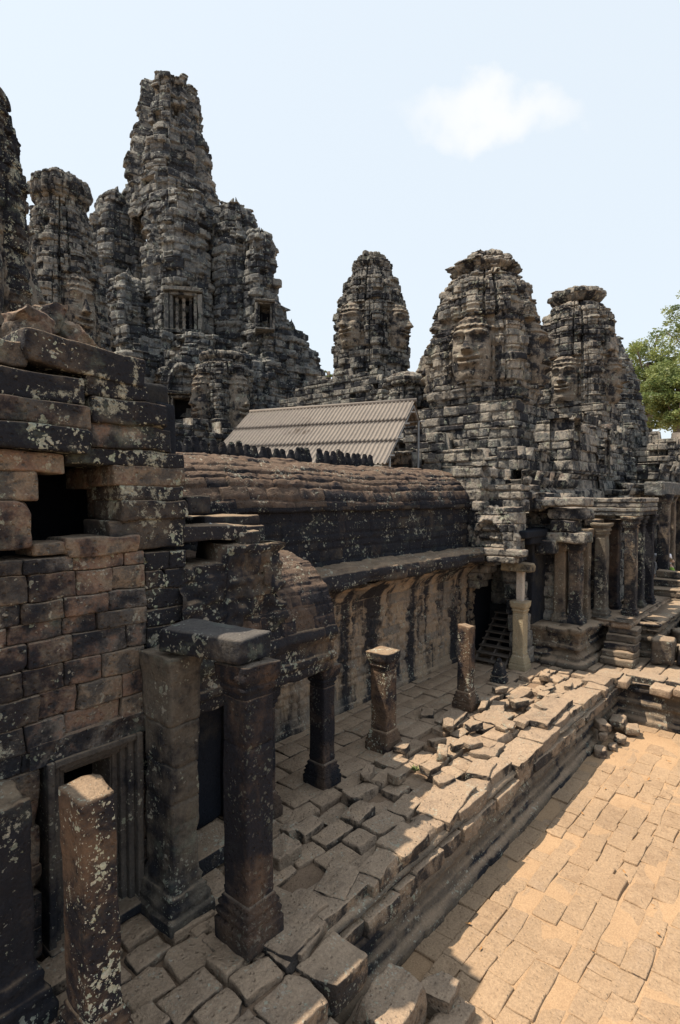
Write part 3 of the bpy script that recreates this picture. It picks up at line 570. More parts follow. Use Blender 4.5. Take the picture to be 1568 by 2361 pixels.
def sweep(mb, x0, x1, prof, ch, bl, amp=.02, groove=.02, res=.04, seed=1, noise=.01, extra=None, wav=0.0):
    pr = np.array(prof, float); d = np.linalg.norm(np.diff(pr, axis=0), axis=1); s = np.concatenate([[0], np.cumsum(d)])
    nv = max(3, int(s[-1] / res)); sv = np.linspace(0, s[-1], nv); Y = np.interp(sv, s, pr[:, 0]); Z = np.interp(sv, s, pr[:, 1])
    ty = np.gradient(Y, sv); tz = np.gradient(Z, sv); l = np.hypot(ty, tz); ny, nz_ = -tz / l, ty / l
    k = np.ones(3) / 3
    for q in range(2): ny[1:-1] = np.convolve(ny, k, 'valid'); nz_[1:-1] = np.convolve(nz_, k, 'valid')
    nu = max(3, int((x1 - x0) / res)); X = np.linspace(x0, x1, nu); UU, VV = np.meshgrid(X, sv, indexing='ij')
    ID, dj, du, dv, fu = bricks(UU + .35 * 0 * VV, VV, ch, bl, seed)
    off = (rnd(ID, seed) - .5) * 2 * amp + fu * (rnd(ID, seed + 1) - .5) * amp * 1.4 - groove * np.exp(-(dj / (.42 * res + .004)) ** 2)
    if extra is not None: off = off + extra(UU, VV)
    sag = wav * np.sin(UU * 1.3 + 1) + wav * .5 * np.sin(UU * 3.1)
    V = np.stack([UU, Y[None, :] + ny[None, :] * off, Z[None, :] + nz_[None, :] * off + sag], -1)
    A = rnd(ID, seed + 3); mb.add(V.reshape(-1, 3), grid(nu, nv), A[:-1, :-1].ravel(), noise, 6)
mb = MB()
sweep(mb, 2.95, 5.0, [(4.78, 1.44), (4.42, 1.45), (4.40, 1.50), (4.40, 1.58), (4.37, 1.60), (4.37, 1.66), (4.41, 1.69), (4.40, 1.80), (4.36, 1.84), (4.33, 1.92), (4.36, 2.0), (4.40, 2.02)], .3, .7, amp=.008, groove=.012, res=.022, seed=3, extra=lambda U, V: .006 * np.sin(U * 90) * (V > .6) * (V < .75))
mb.build('entablature', MT['frieze'], bl)
mb = MB(); sweep(mb, 3.3, 5.0, [(4.36, 1.98), (4.38, 2.08), (4.42, 2.24), (4.50, 2.42), (4.63, 2.58), (4.82, 2.70), (5.1, 2.80), (5.5, 2.86), (5.9, 2.9)], .13, .19, amp=.007, groove=.016, res=.02, seed=4)
X1 = [(4.45, 1.5), (4.45, 2.2), (4.75, 2.55), (5.2, 2.72), (5.9, 2.8)]
sweep(mb, 2.95, 4.99, [(5.9, 2.5), (5.6, 2.42), (5.2, 2.3), (4.9, 2.05), (4.78, 1.7), (4.78, 1.45)], .2, .4, amp=.02, res=.05, seed=6)
for k in range(9):                                                                          # stones closing the broken end of the vault
    z = 1.52 + k * .14; yy = np.interp(z, [1.5, 2.2, 2.55, 2.72], [4.44, 4.46, 4.62, 4.95]); y2 = np.interp(z, [1.5, 2.05, 2.3, 2.5, 2.8], [4.78, 4.9, 5.2, 5.6, 5.95])
    block(mb, (4.90, (yy + y2) / 2, z), (.2, max(.1, y2 - yy), .135), r=.02, n=6, amp=.012)
mb.build('half_vault', MT['vault'], bl)
mb = MB(); courses(mb, 2.8, 3.5, 0, .18, 4.3, .18, (.4, .7), .4, seed=9)
courses(mb, 2.86, 3.05, .1, 1.5, 4.5, .3, (.3, .4), .2, seed=10); mb.build('threshold', MT['edge'], bl)
for k, (px, py, s, ang, lab) in enumerate(((58, 795, (.34, .5, .30), .3, 'sunlit rough stone at the very left on top of the gate building'), (118, 750, (.22, .3, .34), .5, 'upright pointed stone on top of the gate building'), (60, 758, (.32, .3, .28), .1, 'ribbed sunlit stone beside the upright pointed one on the gate building'), (172, 782, (.34, .3, .22), .2, 'pale broken stone at the right end on top of the gate building'))):
    p = at_y(px, py, 4.8 + .12 * (k % 2)); mb = MB(); block(mb, p, s, rz=ang, rx=.2 * (k - 1), ry=.15 * k, r=.02, n=16, amp=.045, fr=5, chips=8, chip=1.2)
    tag(mb.build('broken_stone', MT['wall'], None, p - np.array([0, 0, s[2] / 2])), lab, 'broken stone', 'broken stones on the gate building roof')
mb = MB(); a = at_y(483, 1207, 4.62); b = at_y(536, 1237, 4.44); L = np.linalg.norm(b - a); d = (b - a) / L
block(mb, (a + b) / 2, (L, .022, .02), rz=math.atan2(d[1], d[0]), ry=-math.asin(d[2]), r=.004, n=4, amp=0, chips=0)
tag(mb.build('wooden_batten', plain('bleached_wood', (.5, .5, .5)), None, b), 'thin bleached wooden batten lying slanted on the carved frieze', 'batten')

# ------------------------------------------------------------------ long gallery
ga = empty('vaulted_gallery', (7.2, 6.2, 0), 'long gallery with carved wall and heavy brown stone vault roof across the middle', 'gallery')
def figs(U, Z):
    a = carve(.034, 13)(U, Z); k = (Z > .35) & (Z < 1.5); return np.where(k, a, a * .25)
mb = MB(); ruin(mb, [(2.9, 5.9), (11.5, 5.9)], 0, 1.76, ch=.2, bl=.45, amp=.007, groove=.016, res=.018, seed=15, extra=figs, noise=.004, inward=.1, mold=[(0, .05), (.08, .05), (.1, .02), (.3, .0), (1.52, 0), (1.54, .03), (1.6, .03), (1.62, 0), (1.76, .02)])
mb.build('relief_wall', MT['relief'], ga)
mb = MB(); sweep(mb, 4.96, 11.5, [(5.92, 1.72), (5.88, 1.80), (5.80, 1.92), (5.66, 2.04), (5.45, 2.13), (5.24, 2.18)], .16, .5, amp=.010, groove=.012, res=.04, seed=16, extra=lambda U, V: .004 * np.sin(U * 40 + V * 60) + carve(.02, 6)(U, V)); mb.build('broken_cove', MT['relief'], ga)
mb = MB(); lip = lambda U, V: .045 * fbm(np.stack([U * 2.2, U * 0, U * 0], -1).reshape(-1, 3), 8, 3).reshape(U.shape) * np.clip((V) / .15, 0, 1) * (V < .45)
sweep(mb, 4.96, 11.5, [(5.5, 2.14), (5.24, 2.17), (5.19, 2.21), (5.17, 2.30), (5.19, 2.40), (5.27, 2.44), (5.64, 2.50)], .2, .6, amp=.02, groove=.02, res=.03, seed=17, extra=lip, noise=.014); mb.build('eaves_ledge', MT['frieze'], ga)
mb = MB(); sweep(mb, 2.9, 10.9, [(5.60, 2.42), (5.61, 2.9), (5.63, 3.27), (5.56, 3.30), (5.56, 3.36)], .145, .5, amp=.010, groove=.022, res=.022, seed=18, wav=.0, extra=carve(.010, 5), noise=.010); mb.build('upper_wall', MT['vaultd'], ga)
mb = MB(); sweep(mb, 2.9, 10.9, [(5.60, 3.30), (5.585, 3.36), (5.63, 3.52), (5.74, 3.70), (5.92, 3.88), (6.16, 4.01), (6.44, 4.08), (6.7, 4.06), (7.1, 3.9), (7.4, 3.6), (7.5, 3.2)], .165, .46, amp=.018, groove=.035, res=.02, seed=19, wav=.018, extra=lambda U, V: .008 * np.sin((U + V * .5) * 34 + 2 * np.sin(U * 5)) * (fbm(np.stack([U, V, V], -1).reshape(-1, 3) * 2, 3, 2).reshape(U.shape) * .5 + .7), noise=.014); mb.build('vault_roof', MT['vault'], ga)
g = np.random.default_rng(3); x = 4.2; fm = []
while x < 9.0:
    if not (7.35 < x < 7.5):
        h = .36 + g.normal(0, .02)
        if len(fm) < 4:
            mb = MB(); lathe_sq(mb, (0, 0, 0), [(0, 0), (h * .5, 0), (h * .72, -.012), (h * .9, -.035), (h, -.055)], .15, .14, .1, (0, 0), 6, .04, .010, rad=.05, a=g.random())
            o = mb.build('finial', MT['vaultd']); fm.append(o.data)
        else:
            o = bpy.data.objects.new('finial', fm[g.integers(4)]); COL.objects.link(o)
        o.parent = ga; o.location = (x - 7.2, 6.93 - 6.2 + g.normal(0, .012), 3.98 + .02 * math.sin(x * 1.7)); o.rotation_euler = (0, g.normal(0, .06), g.normal(0, .15))
    x += .158

# ------------------------------------------------------------------ temporary corrugated roof
R1, R0 = np.array([12.7, 8.3, 6.06]), np.array([11.17, 13.2, 6.06]); ru = (R0 - R1) / np.linalg.norm(R0 - R1); Lr = np.linalg.norm(R0 - R1)
sv = np.array([10.56, 7.65, 4.43]) - R1; sv -= ru * sv.dot(ru); sd = sv / np.linalg.norm(sv)
sh = empty('shelter_roof', (R1 + R0) / 2 - np.array([0, 0, 6]), 'temporary brown corrugated metal roof on thin poles behind the gallery', 'shelter roof')
def sheet(d, Ls, name):
    n = np.cross(ru, d); n /= np.linalg.norm(n); n = n if n[2] > 0 else -n
    ns = int(Lr / .0135); S = np.linspace(0, Lr, ns); Tt = []
    for k in range(3): Tt += list(np.linspace(Ls * k / 3, Ls * (k + 1) / 3 + .03, 8))
    Tt = np.array(Tt); lay = np.repeat([.0, -.014, -.028], 8)
    SS, TT = np.meshgrid(S, Tt, indexing='ij'); q = np.mod(SS / .112, 1); O = .045 * np.exp(-((q - .5) / .2) ** 2) + lay[None, :] + .004 * np.sin(TT * 9 + SS * 2)
    V = R1 + ru * SS[..., None] + d * TT[..., None] + n * O[..., None]
    mb = MB(); mb.add(V.reshape(-1, 3), grid(ns, len(Tt)), .5); return mb.build(name, MTL, sh)
MTL = stone('dusty_brown_sheet_metal', [(.165, .150, .138), (.205, .185, .168), (.185, .168, .152)], dark=.16, dscale=.7, streak=.3, lich=0, green=0, dust=0, bump=.05, black=(.08, .065, .055))
sheet(sd, 3.0, 'roof_sheet'); sd2 = sd * np.array([-1, -1, 1]); sheet(sd2 - ru * sd2.dot(ru), .9, 'roof_sheet')
def tube(mb, a, b, r=.02, k=8):
    a, b = np.array(a, float), np.array(b, float); d = b - a; L = np.linalg.norm(d); d /= L; u = np.cross(d, [0, 0, 1] if abs(d[2]) < .9 else [1, 0, 0]); u /= np.linalg.norm(u); v = np.cross(d, u)
    th = np.arange(k) / k * 2 * math.pi; ring = np.cos(th)[:, None] * u + np.sin(th)[:, None] * v
    V = np.stack([a + ring * 1e-3, a + ring * r, b + ring * r, b + ring * 1e-3], 1); mb.add(V.reshape(-1, 3), grid(k, 4, True), .5)
pole = plain('grey_scaffold_pole', (.2, .2, .2), .5)
mb = MB(); tube(mb, R1 - ru * .05 + [0, 0, .03], R0 + [0, 0, .03], .05); mb.build('ridge_cap', MTL, sh)
for d, tt in ((sd, (.5, 1.1, 1.8, 2.6)), (sd2, (.7,))):
    for t in tt:
        mb = MB(); tube(mb, R1 - ru * .12 + d * t - [0, 0, .06], R0 + d * t - [0, 0, .06], .022); mb.build('purlin', pole, sh)
    for s in (.03, 2.5, 5.0):
        mb = MB(); tube(mb, R1 + ru * s - [0, 0, .12], R1 + ru * s + d * (tt[-1] + .2) - [0, 0, .12], .025); mb.build('rafter', pole, sh)
        q = R1 + ru * s + d * (tt[-1] - .1); mb = MB(); tube(mb, (q[0], q[1], .0), q - [0, 0, .1], .03); mb.build('post', pole, sh)
# ------------------------------------------------------------------ towers with carved faces
def face_rel(u, v):
    au = np.abs(u); g = lambda cu, cv, su, sv: np.exp(-((au - cu) / su) ** 2 - ((v - cv) / sv) ** 2)
    sm = lambda x, a, b: np.clip((x - a) / (b - a), 0, 1) ** 2 * (3 - 2 * np.clip((x - a) / (b - a), 0, 1))
    egg = np.sqrt(np.clip(1 - (au / .86) ** 2 - (np.abs(v - .46) / .62) ** 3, 0, 1))
    o = .34 * egg
    br = .70 + .045 * np.cos((au - .38) * 4.2); o += .075 * np.exp(-((v - br) / .035) ** 2) * (1 - sm(au, .62, .78))
    o -= .15 * g(.33, .605, .21, .062); o += .085 * g(.33, .595, .15, .042); o -= .05 * np.exp(-((v - (.572 + .10 * (au - .33) ** 2)) / .012) ** 2) * np.exp(-((au - .33) / .18) ** 4)
    wn = .075 + .10 * np.clip((.66 - v) / .24, 0, 1); hn = np.clip((.74 - v) / .30, 0, 1) * sm(v, .385, .43)
    o += (.10 + .17 * hn) * np.exp(-(au / wn) ** 4) * sm(v, .385, .43) * (1 - sm(v, .66, .76)); o += .09 * g(.15, .435, .075, .038)
    m = np.exp(-(au / .42) ** 6); ml = .295 + .13 * au ** 2
    o += .10 * m * np.exp(-((v - (ml + .042)) / .028) ** 2) + .12 * m * np.exp(-((v - (ml - .048)) / .032) ** 2); o -= .07 * m * np.exp(-((v - ml) / .014) ** 2)
    o -= .05 * g(.0, .165, .3, .03); o += .10 * g(0, .085, .24, .07); o += .06 * g(.48, .44, .22, .14); o -= .06 * g(.47, .30, .07, .1)
    o += .17 * np.exp(-((au - .95) / .075) ** 2) * sm(v, .12, .2) * (1 - sm(v, .66, .74)) * (.75 + .25 * np.cos((v - .3) * 40))
    o += .05 * sm(v, .80, .82) * (1 - sm(v, .97, 1.0)) * (.6 + .4 * np.cos(au * 26)) + .05 * np.exp(-((v - .82) / .02) ** 2) + .05 * np.exp(-((v - .93) / .02) ** 2)
    return o
def face_tower(name, label, px, D, R0_, z0, z1, prof, face, mat, crown=None, rot=0.0, ch=.235, bl=.40, amp=.055, res=.021, seed=1, faces=True, group='face towers', ell=(1, 1), lump=.015, cat='tower', broken=0.0):
    c = at_d(px, 1146, D); c[2] = z0; e = empty(name, c, label, cat, group)
    H = z1 - z0; nth = int(2 * math.pi * R0_ / res); nz_ = int(H / res)
    th = np.arange(nth) / nth * 2 * math.pi; t = np.linspace(0, 1, nz_)
    TH, TT = np.meshgrid(th, t, indexing='ij'); Z = TT * H
    tp = np.array([p[0] for p in prof]); rp = np.array([p[1] for p in prof])
    Rr = np.interp(TT, tp + np.arange(len(tp)) * 1e-5, rp) * R0_
    ph = np.mod(TH - rot + math.pi / 4, math.pi / 2) - math.pi / 4; ap = np.abs(ph); deg = np.degrees(ap)
    ID, dj, du, dv, fu = bricks(TH * R0_, Z, ch, bl, seed)
    off = np.zeros_like(Z)
    f0, f1 = face; FA = 24.5; S = R0_ * math.sin(R(FA)); vv = (TT - f0) / (f1 - f0); inf = faces * ((deg < FA + 1) & (vv > -.02) & (vv < 1.02))
    am = np.where(inf, .25, 1.0)
    off += am * amp * ((rnd(ID, seed) - .5) * 2 + fu * (rnd(ID, seed + 1) - .5) * 1.6); off -= am * (rnd(ID, seed + 2) < .07) * amp * 2.5; off += am * (rnd(ID, seed + 9) < .05) * amp * 2
    off -= np.where(inf, .02, .06) * np.exp(-(dj / (.42 * res + .005)) ** 2)
    # upright ornament strips between the faces and stepped panels above them
    strip = np.where(deg < 26, 0, np.where(deg < 29, -.09, np.where(deg < 34, .01, np.where(deg < 36, -.07, np.where(deg < 39, .04, .08)))))
    pan = np.where(deg < 6, .07, np.where(deg < 12, .02, np.where(deg < 15, -.10, np.where(deg < 25, .04, np.where(deg < 29, -.13, .02)))))
    above = TT > f1 + .01 if faces else TT > -1; notcr = TT < (crown or 2)
    off += R0_ * np.where(above, pan * .8 + strip * .4, strip * .7) * notcr
    off += .05 * (np.mod(Z + (deg < 20) * .3 + (deg > 34) * .55, 1.05) > .78) * np.where(inf, 0, 1) * notcr - .05 * (np.mod(Z + (deg < 20) * .3 + (deg > 34) * .55, 1.05) < .12) * np.where(inf, 0, 1) * notcr
    if faces:
        off += inf * S * (1.7 * face_rel(np.degrees(ph) / FA, np.clip(vv, 0, 1)) - .22)
    if crown:
        cr = TT > crown; off += cr * R0_ * (.05 * np.abs(np.cos(TH * 9 + 1)) + .06 * (rnd(np.floor(TH * 3), seed + 20) - .5))
    off += lump * fbm(np.stack([np.cos(TH) * 2 + seed, np.sin(TH) * 2, Z * .8], -1).reshape(-1, 3), seed, 3).reshape(Z.shape)
    if broken:
        k = fbm(np.stack([np.cos(TH) * 1.3 + seed, np.sin(TH) * 1.3, Z * 0], -1).reshape(-1, 3), seed + 2, 2).reshape(Z.shape)
        Z = np.where(TT > 1 - broken, Z + (TT - 1 + broken) / broken * np.floor(k * 4) / 4 * H * broken * .6, Z)
    rad = np.maximum(Rr + off * np.clip(Rr / (.25 * R0_), 0, 1), .01)
    V = np.stack([c[0] + ell[0] * rad * np.cos(TH), c[1] + ell[1] * rad * np.sin(TH), z0 + Z], -1).reshape(-1, 3)
    F = grid(nth, nz_, True); i = F[:, 0]; A = rnd(ID, seed + 3).ravel()[i]; infl = inf.ravel()[i] if faces else np.zeros(len(i), bool); crl = (TT > (crown or 2)).ravel()[i]
    mb = MB(); m = ~infl & ~crl; mb.add(V, F[m], A[m], .012, 5, True); mb.build('tower_body', mat, e, smooth=False)
    if crl.any(): mb = MB(); mb.add(V, F[crl], A[crl], .02, 5, True); mb.build('lotus_crown', mat, e, smooth=False)
    if faces:
        q = np.floor(np.mod(TH - rot + math.pi / 4, 2 * math.pi) / (math.pi / 2)).astype(int).ravel()[i]
        for k in range(4):
            m = infl & (q == k)
            if m.any(): mb = MB(); mb.add(V, F[m], A[m] * .4 + .3, .006, 5, True); mb.build('carved_face', MT['face'], e)
    return e
P1 = [(0, .97), (.1, .98), (.3, 1.0), (.45, .98), (.55, .93), (.551, .87), (.66, .84), (.661, .77), (.76, .72), (.761, .62), (.83, .56), (.84, .48), (.87, .47), (.89, .51), (.925, .48), (.93, .34), (.98, .33), (1, .02)]
P2 = [(0, .95), (.05, .98), (.10, 1.0), (.25, 1.0), (.406, .985), (.467, .96), (.47, .92), (.61, .90), (.655, .86), (.66, .79), (.766, .74), (.77, .66), (.81, .60), (.827, .47), (.843, .45), (.858, .52), (.878, .60), (.90, .58), (.915, .50), (.925, .34), (.964, .31), (.99, .2), (1, .02)]
P3 = [(0, 1), (.2, 1), (.45, 1), (.5, .98), (.6, .95), (.7, .93), (.71, .86), (.80, .81), (.81, .68), (.85, .63), (.87, .50), (.89, .56), (.93, .68), (.96, .66), (.985, .55), (1, .02)]
face_tower('face_tower', 'largest face tower on the right with ragged tiered crown and smiling face turned left', 1114, 18, 1.68, zat(955, 18), zat(590, 18), P2, (.145, .52), MT['towerw'], crown=.845, rot=.22, seed=41, amp=.07, lump=.02)
face_tower('face_tower', 'slender distant face tower standing left of the largest one, above the metal roof', 856, 26, 1.66, zat(880, 26), zat(592, 26), P1, (.22, .54), MT['tower'], crown=.865, seed=42, amp=.055)
face_tower('face_tower', 'face tower with wide flat lotus crown at the right, near the trees', 1325, 24, 1.52, zat(950, 24), zat(676, 24), P3, (.05, .40), MT['towerw'], crown=.875, seed=43, amp=.05)
PL = [(0, 1.1), (.2, 1.02), (.35, .97), (.5, .86), (.51, .80), (.62, .76), (.63, .68), (.74, .62), (.80, .52), (.82, .50), (.85, .62), (.90, .66), (.95, .60), (.955, .42), (.985, .36), (1, .02)]
face_tower('face_tower', 'grey face tower behind the nearest building, left of the central spire', 150, 24, 1.72, zat(830, 24), zat(412, 24), PL, (.04, .40), MT['tower'], crown=.825, seed=44, amp=.055)
PN = [(0, 1.12), (.15, 1.08), (.3, 1.0), (.55, .98), (.56, .92), (.68, .86), (.69, .80), (.80, .72), (.81, .62), (.9, .5), (.93, .45), (1, .02)]
face_tower('face_tower', 'very dark tower cut off by the left edge of the photo', -84, 14, 1.42, zat(800, 14), zat(75, 14), PN, (.05, .40), MT['crust'], seed=45, amp=.05, ch=.3, bl=.5, lump=.03)
PS = [(0, .96), (.2, 1.0), (.55, 1.0), (.75, .94), (.80, .88), (.82, .70), (.86, .66), (.90, .74), (.95, .72), (.97, .5), (1, .02)]
face_tower('face_tower', 'small low face tower in front of the central massif beside the dark doorway', 515, 25, 1.28, zat(1000, 25), zat(812, 25), PS, (.04, .66), MT['tower'], crown=.83, seed=46, ch=.17, bl=.28, amp=.03, res=.024)
PC = [(0, 1.0), (.35, .98), (.45, .85), (.55, .8), (.60, 1.0), (.78, 1.05), (.82, .85), (.9, .7), (1, .02)]
face_tower('tower_stump', 'low ruined tower top with lotus rim between the two face towers above the metal roof', 938, 21, .80, zat(945, 21), zat(858, 21), PC, (.1, .5), MT['tower'], crown=.56, seed=47, faces=False, ch=.18, bl=.3, amp=.03, res=.026)
PR = [(0, 1.2), (.25, 1.1), (.26, 1.0), (.5, .96), (.51, .85), (.7, .75), (.71, .62), (.85, .52), (.93, .4), (1, .02)]
face_tower('ruined_tower', 'dark stepped tower directly behind the flat crowned face tower', 1388, 29, 1.62, zat(1000, 29), zat(772, 29), PR, (.1, .5), MT['far'], seed=48, faces=False, amp=.06)

# ------------------------------------------------------------------ central sanctuary
ce = empty('central_sanctuary', at_d(430, 1146, 34), 'huge dark ruined central temple mountain with a tall broken spire on the left', 'temple')
def bulk(name, px, D, hw, ytop, ybot, prof=None, seed=1, ch=.42, bl=.8, amp=.11, res=.042, ribs=10, rib=.08, mat='far', sq=5, lump=.035, broken=.08, dirx=1.0, rot=0.0):
    c = at_d(px, 1146, D); R_ = hw / FPX * D; z0, z1 = zat(ybot, D), zat(ytop, D - .55 * R_); H = z1 - z0
    nth = int(2 * math.pi * R_ / res * 1.1); nz_ = int(H / res); th = np.arange(nth) / nth * 2 * math.pi; t = np.linspace(0, 1, nz_); TH, TT = np.meshgrid(th, t, indexing='ij'); Z = TT * H
    pr = prof or [(0, 1.05), (.35, 1.0), (.7, .94), (.71, .86), (.84, .8), (.85, .68), (.93, .62), (.94, .45), (1, .03)]
    Rr = np.interp(TT, np.array([p[0] for p in pr]) + np.arange(len(pr)) * 1e-5, [p[1] for p in pr]) * R_
    a = TH - rot; sh = 1 / (np.abs(np.cos(a)) ** sq + np.abs(np.sin(a)) ** sq) ** (1 / sq); sh = sh / sh.mean()
    ID, dj, du, dv, fu = bricks(TH * R_, Z, ch, bl, seed)
    off = amp * ((rnd(ID, seed) - .5) * 2 + fu * (rnd(ID, seed + 1) - .5) * 1.2) - amp * 2.0 * (rnd(ID, seed + 2) < .08) - .11 * np.exp(-(dj / (.42 * res + .008)) ** 2)
    k = np.floor(TH / (2 * math.pi) * ribs * 4) + np.floor(Z / (H * .23)) * 0; off += rib * R_ * (rnd(k, seed + 4) - .5) * 1.6
    lv = np.floor(Z / (ch * 3.2)); off += .03 * R_ * (rnd(lv, seed + 6) - .5); q_ = np.mod(Z + rnd(k, seed + 7) * 1.6, 1.7); off += .09 * (q_ > 1.35) - .08 * (q_ < .16)
    nich = (rnd(k * 31 + np.floor(Z / 1.7), seed + 8) < .10) & (np.mod(Z, 1.7) > .3) & (np.mod(Z, 1.7) < 1.25); off -= .30 * nich
    off += lump * fbm(np.stack([np.cos(TH) * R_ * .5 + seed, np.sin(TH) * R_ * .5, Z * .45], -1).reshape(-1, 3), seed, 3).reshape(Z.shape)
    k2 = fbm(np.stack([np.cos(TH) * 1.4 + seed, np.sin(TH) * 1.4, Z * 0], -1).reshape(-1, 3), seed + 2, 3).reshape(Z.shape)
    if broken: Z = np.where(TT > 1 - broken * 2, Z + (TT - 1 + broken * 2) / (broken * 2) * np.floor(k2 * 5) / 5 * H * broken, Z)
    rad = np.maximum(Rr * sh + off * np.clip(Rr / (.3 * R_), 0, 1), .02)
    V = np.stack([c[0] + rad * np.cos(TH), c[1] + rad * np.sin(TH), z0 + Z], -1).reshape(-1, 3); F = grid(nth, nz_, True)
    mb = MB(); mb.add(V, F, rnd(ID, seed + 3).ravel()[F[:, 0]], .02, 3); return mb.build(name, MT[mat], ce, smooth=False)
SPI = [(0, 1.0), (.08, 1.0), (.16, 1.02), (.22, .97), (.23, 1.0), (.33, .98), (.34, .94), (.46, .88), (.47, .83), (.60, .76), (.61, .72), (.78, .68), (.79, .65), (.97, .62), (.98, .56), (.995, .5), (1, .05)]
bulk('spire', 404, 35, 84, 186, 470, SPI, seed=61, ribs=5, rib=.20, broken=.04, sq=3, lump=.05, amp=.13)
bulk('drum', 404, 34.8, 90, 420, 540, [(0, 1.05), (.5, 1.02), (.9, 1.0), (1, .9), (1.001, .1)], seed=62, ribs=7, rib=.14, broken=0)
bulk('front_bay', 421, 32.0, 72, 428, 800, [(0, 1.08), (.3, 1.02), (.5, 1.0), (.72, .96), (.73, .9), (.86, .86), (.87, .78), (.95, .74), (.97, .55), (1, .05)], seed=63, ribs=6, rib=.16, sq=4, broken=.03, amp=.13)
bulk('turret', 280, 34.5, 66, 432, 900, [(0, 1.06), (.3, 1.02), (.62, 1.0), (.75, .94), (.76, .86), (.86, .8), (.87, .66), (.95, .58), (.96, .34), (1, .05)], seed=64, ribs=5, rib=.12, sq=3, broken=.03)
bulk('turret', 544, 33.0, 64, 450, 900, [(0, 1.08), (.4, 1.02), (.62, 1.0), (.75, .92), (.76, .84), (.86, .78), (.87, .66), (.95, .55), (.96, .3), (1, .05)], seed=65, ribs=5, rib=.13, sq=3, broken=.03)
bulk('turret', 603, 31.6, 37, 530, 900, [(0, 1.1), (.4, 1.03), (.7, 1.0), (.8, .9), (.9, .8), (.97, .6), (1, .05)], seed=66, ribs=4, rib=.15, sq=3, broken=.04)
bulk('turret', 300, 31.5, 52, 625, 900, None, seed=67, ribs=5, rib=.14, sq=4)
bulk('lower_tier', 470, 31.8, 168, 772, 1010, [(0, 1.12), (.3, 1.06), (.31, 1.0), (.6, .98), (.61, .9), (.8, .86), (.81, .72), (.97, .66), (1, .1)], seed=68, ribs=14, rib=.06, sq=5, broken=.02)
bulk('lower_tier', 330, 30, 108, 745, 1010, [(0, 1.1), (.35, 1.04), (.36, .98), (.7, .95), (.71, .82), (.95, .75), (1, .1)], seed=69, ribs=9, rib=.08, sq=5, broken=.03)
bulk('stepped_corner', 622, 31, 55, 690, 1000, [(0, 1.25), (.2, 1.2), (.21, 1.1), (.5, 1.06), (.51, .95), (.8, .85), (.81, .7), (.95, .6), (1, .1)], seed=70, ribs=6, rib=.1, sq=5, broken=.04)
bulk('stepped_corner', 672, 31.5, 42, 742, 1000, None, seed=71, ribs=5, rib=.1, sq=5, broken=.05)
bulk('stepped_corner', 706, 32, 38, 792, 1000, None, seed=72, ribs=5, rib=.1, sq=4, broken=.05)
bulk('stepped_corner', 562, 29.6, 62, 800, 1000, None, seed=76, ribs=6, rib=.1, sq=5, broken=.05)
bulk('stepped_corner', 728, 32.5, 24, 828, 1000, None, seed=73, ribs=4, rib=.1, sq=4, broken=.05)
# window with turned balusters on the front bay
def framed(px0, py0, px1, py1, D, nm, bal=0, yaw=None):
    c = at_d((px0 + px1) / 2, (py0 + py1) / 2, D); wd = (px1 - px0) / FPX * D; hh = (py1 - py0) / FPX * D; yw = yaw if yaw is not None else math.atan2(RT[1], RT[0]) + .18
    ux = np.array([math.cos(yw), math.sin(yw), 0]); nrm = np.array([-ux[1], ux[0], 0]); nrm = nrm if nrm @ F0 > 0 else -nrm
    def bx(mb, x, z, w_, h_, d_, y=0, **k): block(mb, c + ux * x + nrm * y + np.array([0, 0, z]), (w_, d_, h_), rz=yw, **k)
    f = MB(); t = wd * .16
    for s in (-1, 1): bx(f, s * (wd / 2 + t / 2), 0, t, hh, 1.1, n=8, amp=.02); bx(f, s * (wd / 2 + t * 1.9), 0, t * 1.3, hh * 1.1, 1.5, .1, n=8, amp=.03)
    bx(f, 0, hh / 2 + t / 2, wd + 2 * t, t, 1.2, n=8, amp=.02); bx(f, 0, hh / 2 + t * 1.6, wd + 5.5 * t, t * 1.1, 1.6, n=8, amp=.03); bx(f, 0, -hh / 2 - t / 2, wd + 5 * t, t, 1.6, n=8, amp=.03)
    fo = f.build(nm, MT['tower'], ce)
    d = MB(); bx(d, 0, 0, wd, hh, .3, .45, n=4, amp=0, chips=0); o = d.build('opening_shade', MT['dark'], ce)  # solid near-black slab paints the shade inside the frame
    for k in range(bal):
        b = MB(); q = c + ux * wd * ((k + .5) / bal - .5) - nrm * .2; pr = [(-hh / 2, .03)]
        for j in range(7): z = -hh / 2 + hh * (j + .5) / 7; pr += [(z - .06, .0), (z, .035), (z + .06, .0)]
        pr += [(hh / 2, .03)]; lathe_sq(b, q, pr, .16, .16, yw, (0, 0), 4, .08, 0, rad=.06); b.build('baluster', MT['towerw'], ce)
framed(402, 690, 448, 768, 29.9, 'window_frame', 3)
framed(403, 922, 441, 992, 26.6, 'door_surround', 0)
framed(598, 710, 622, 765, 29.6, 'window_frame', 0)
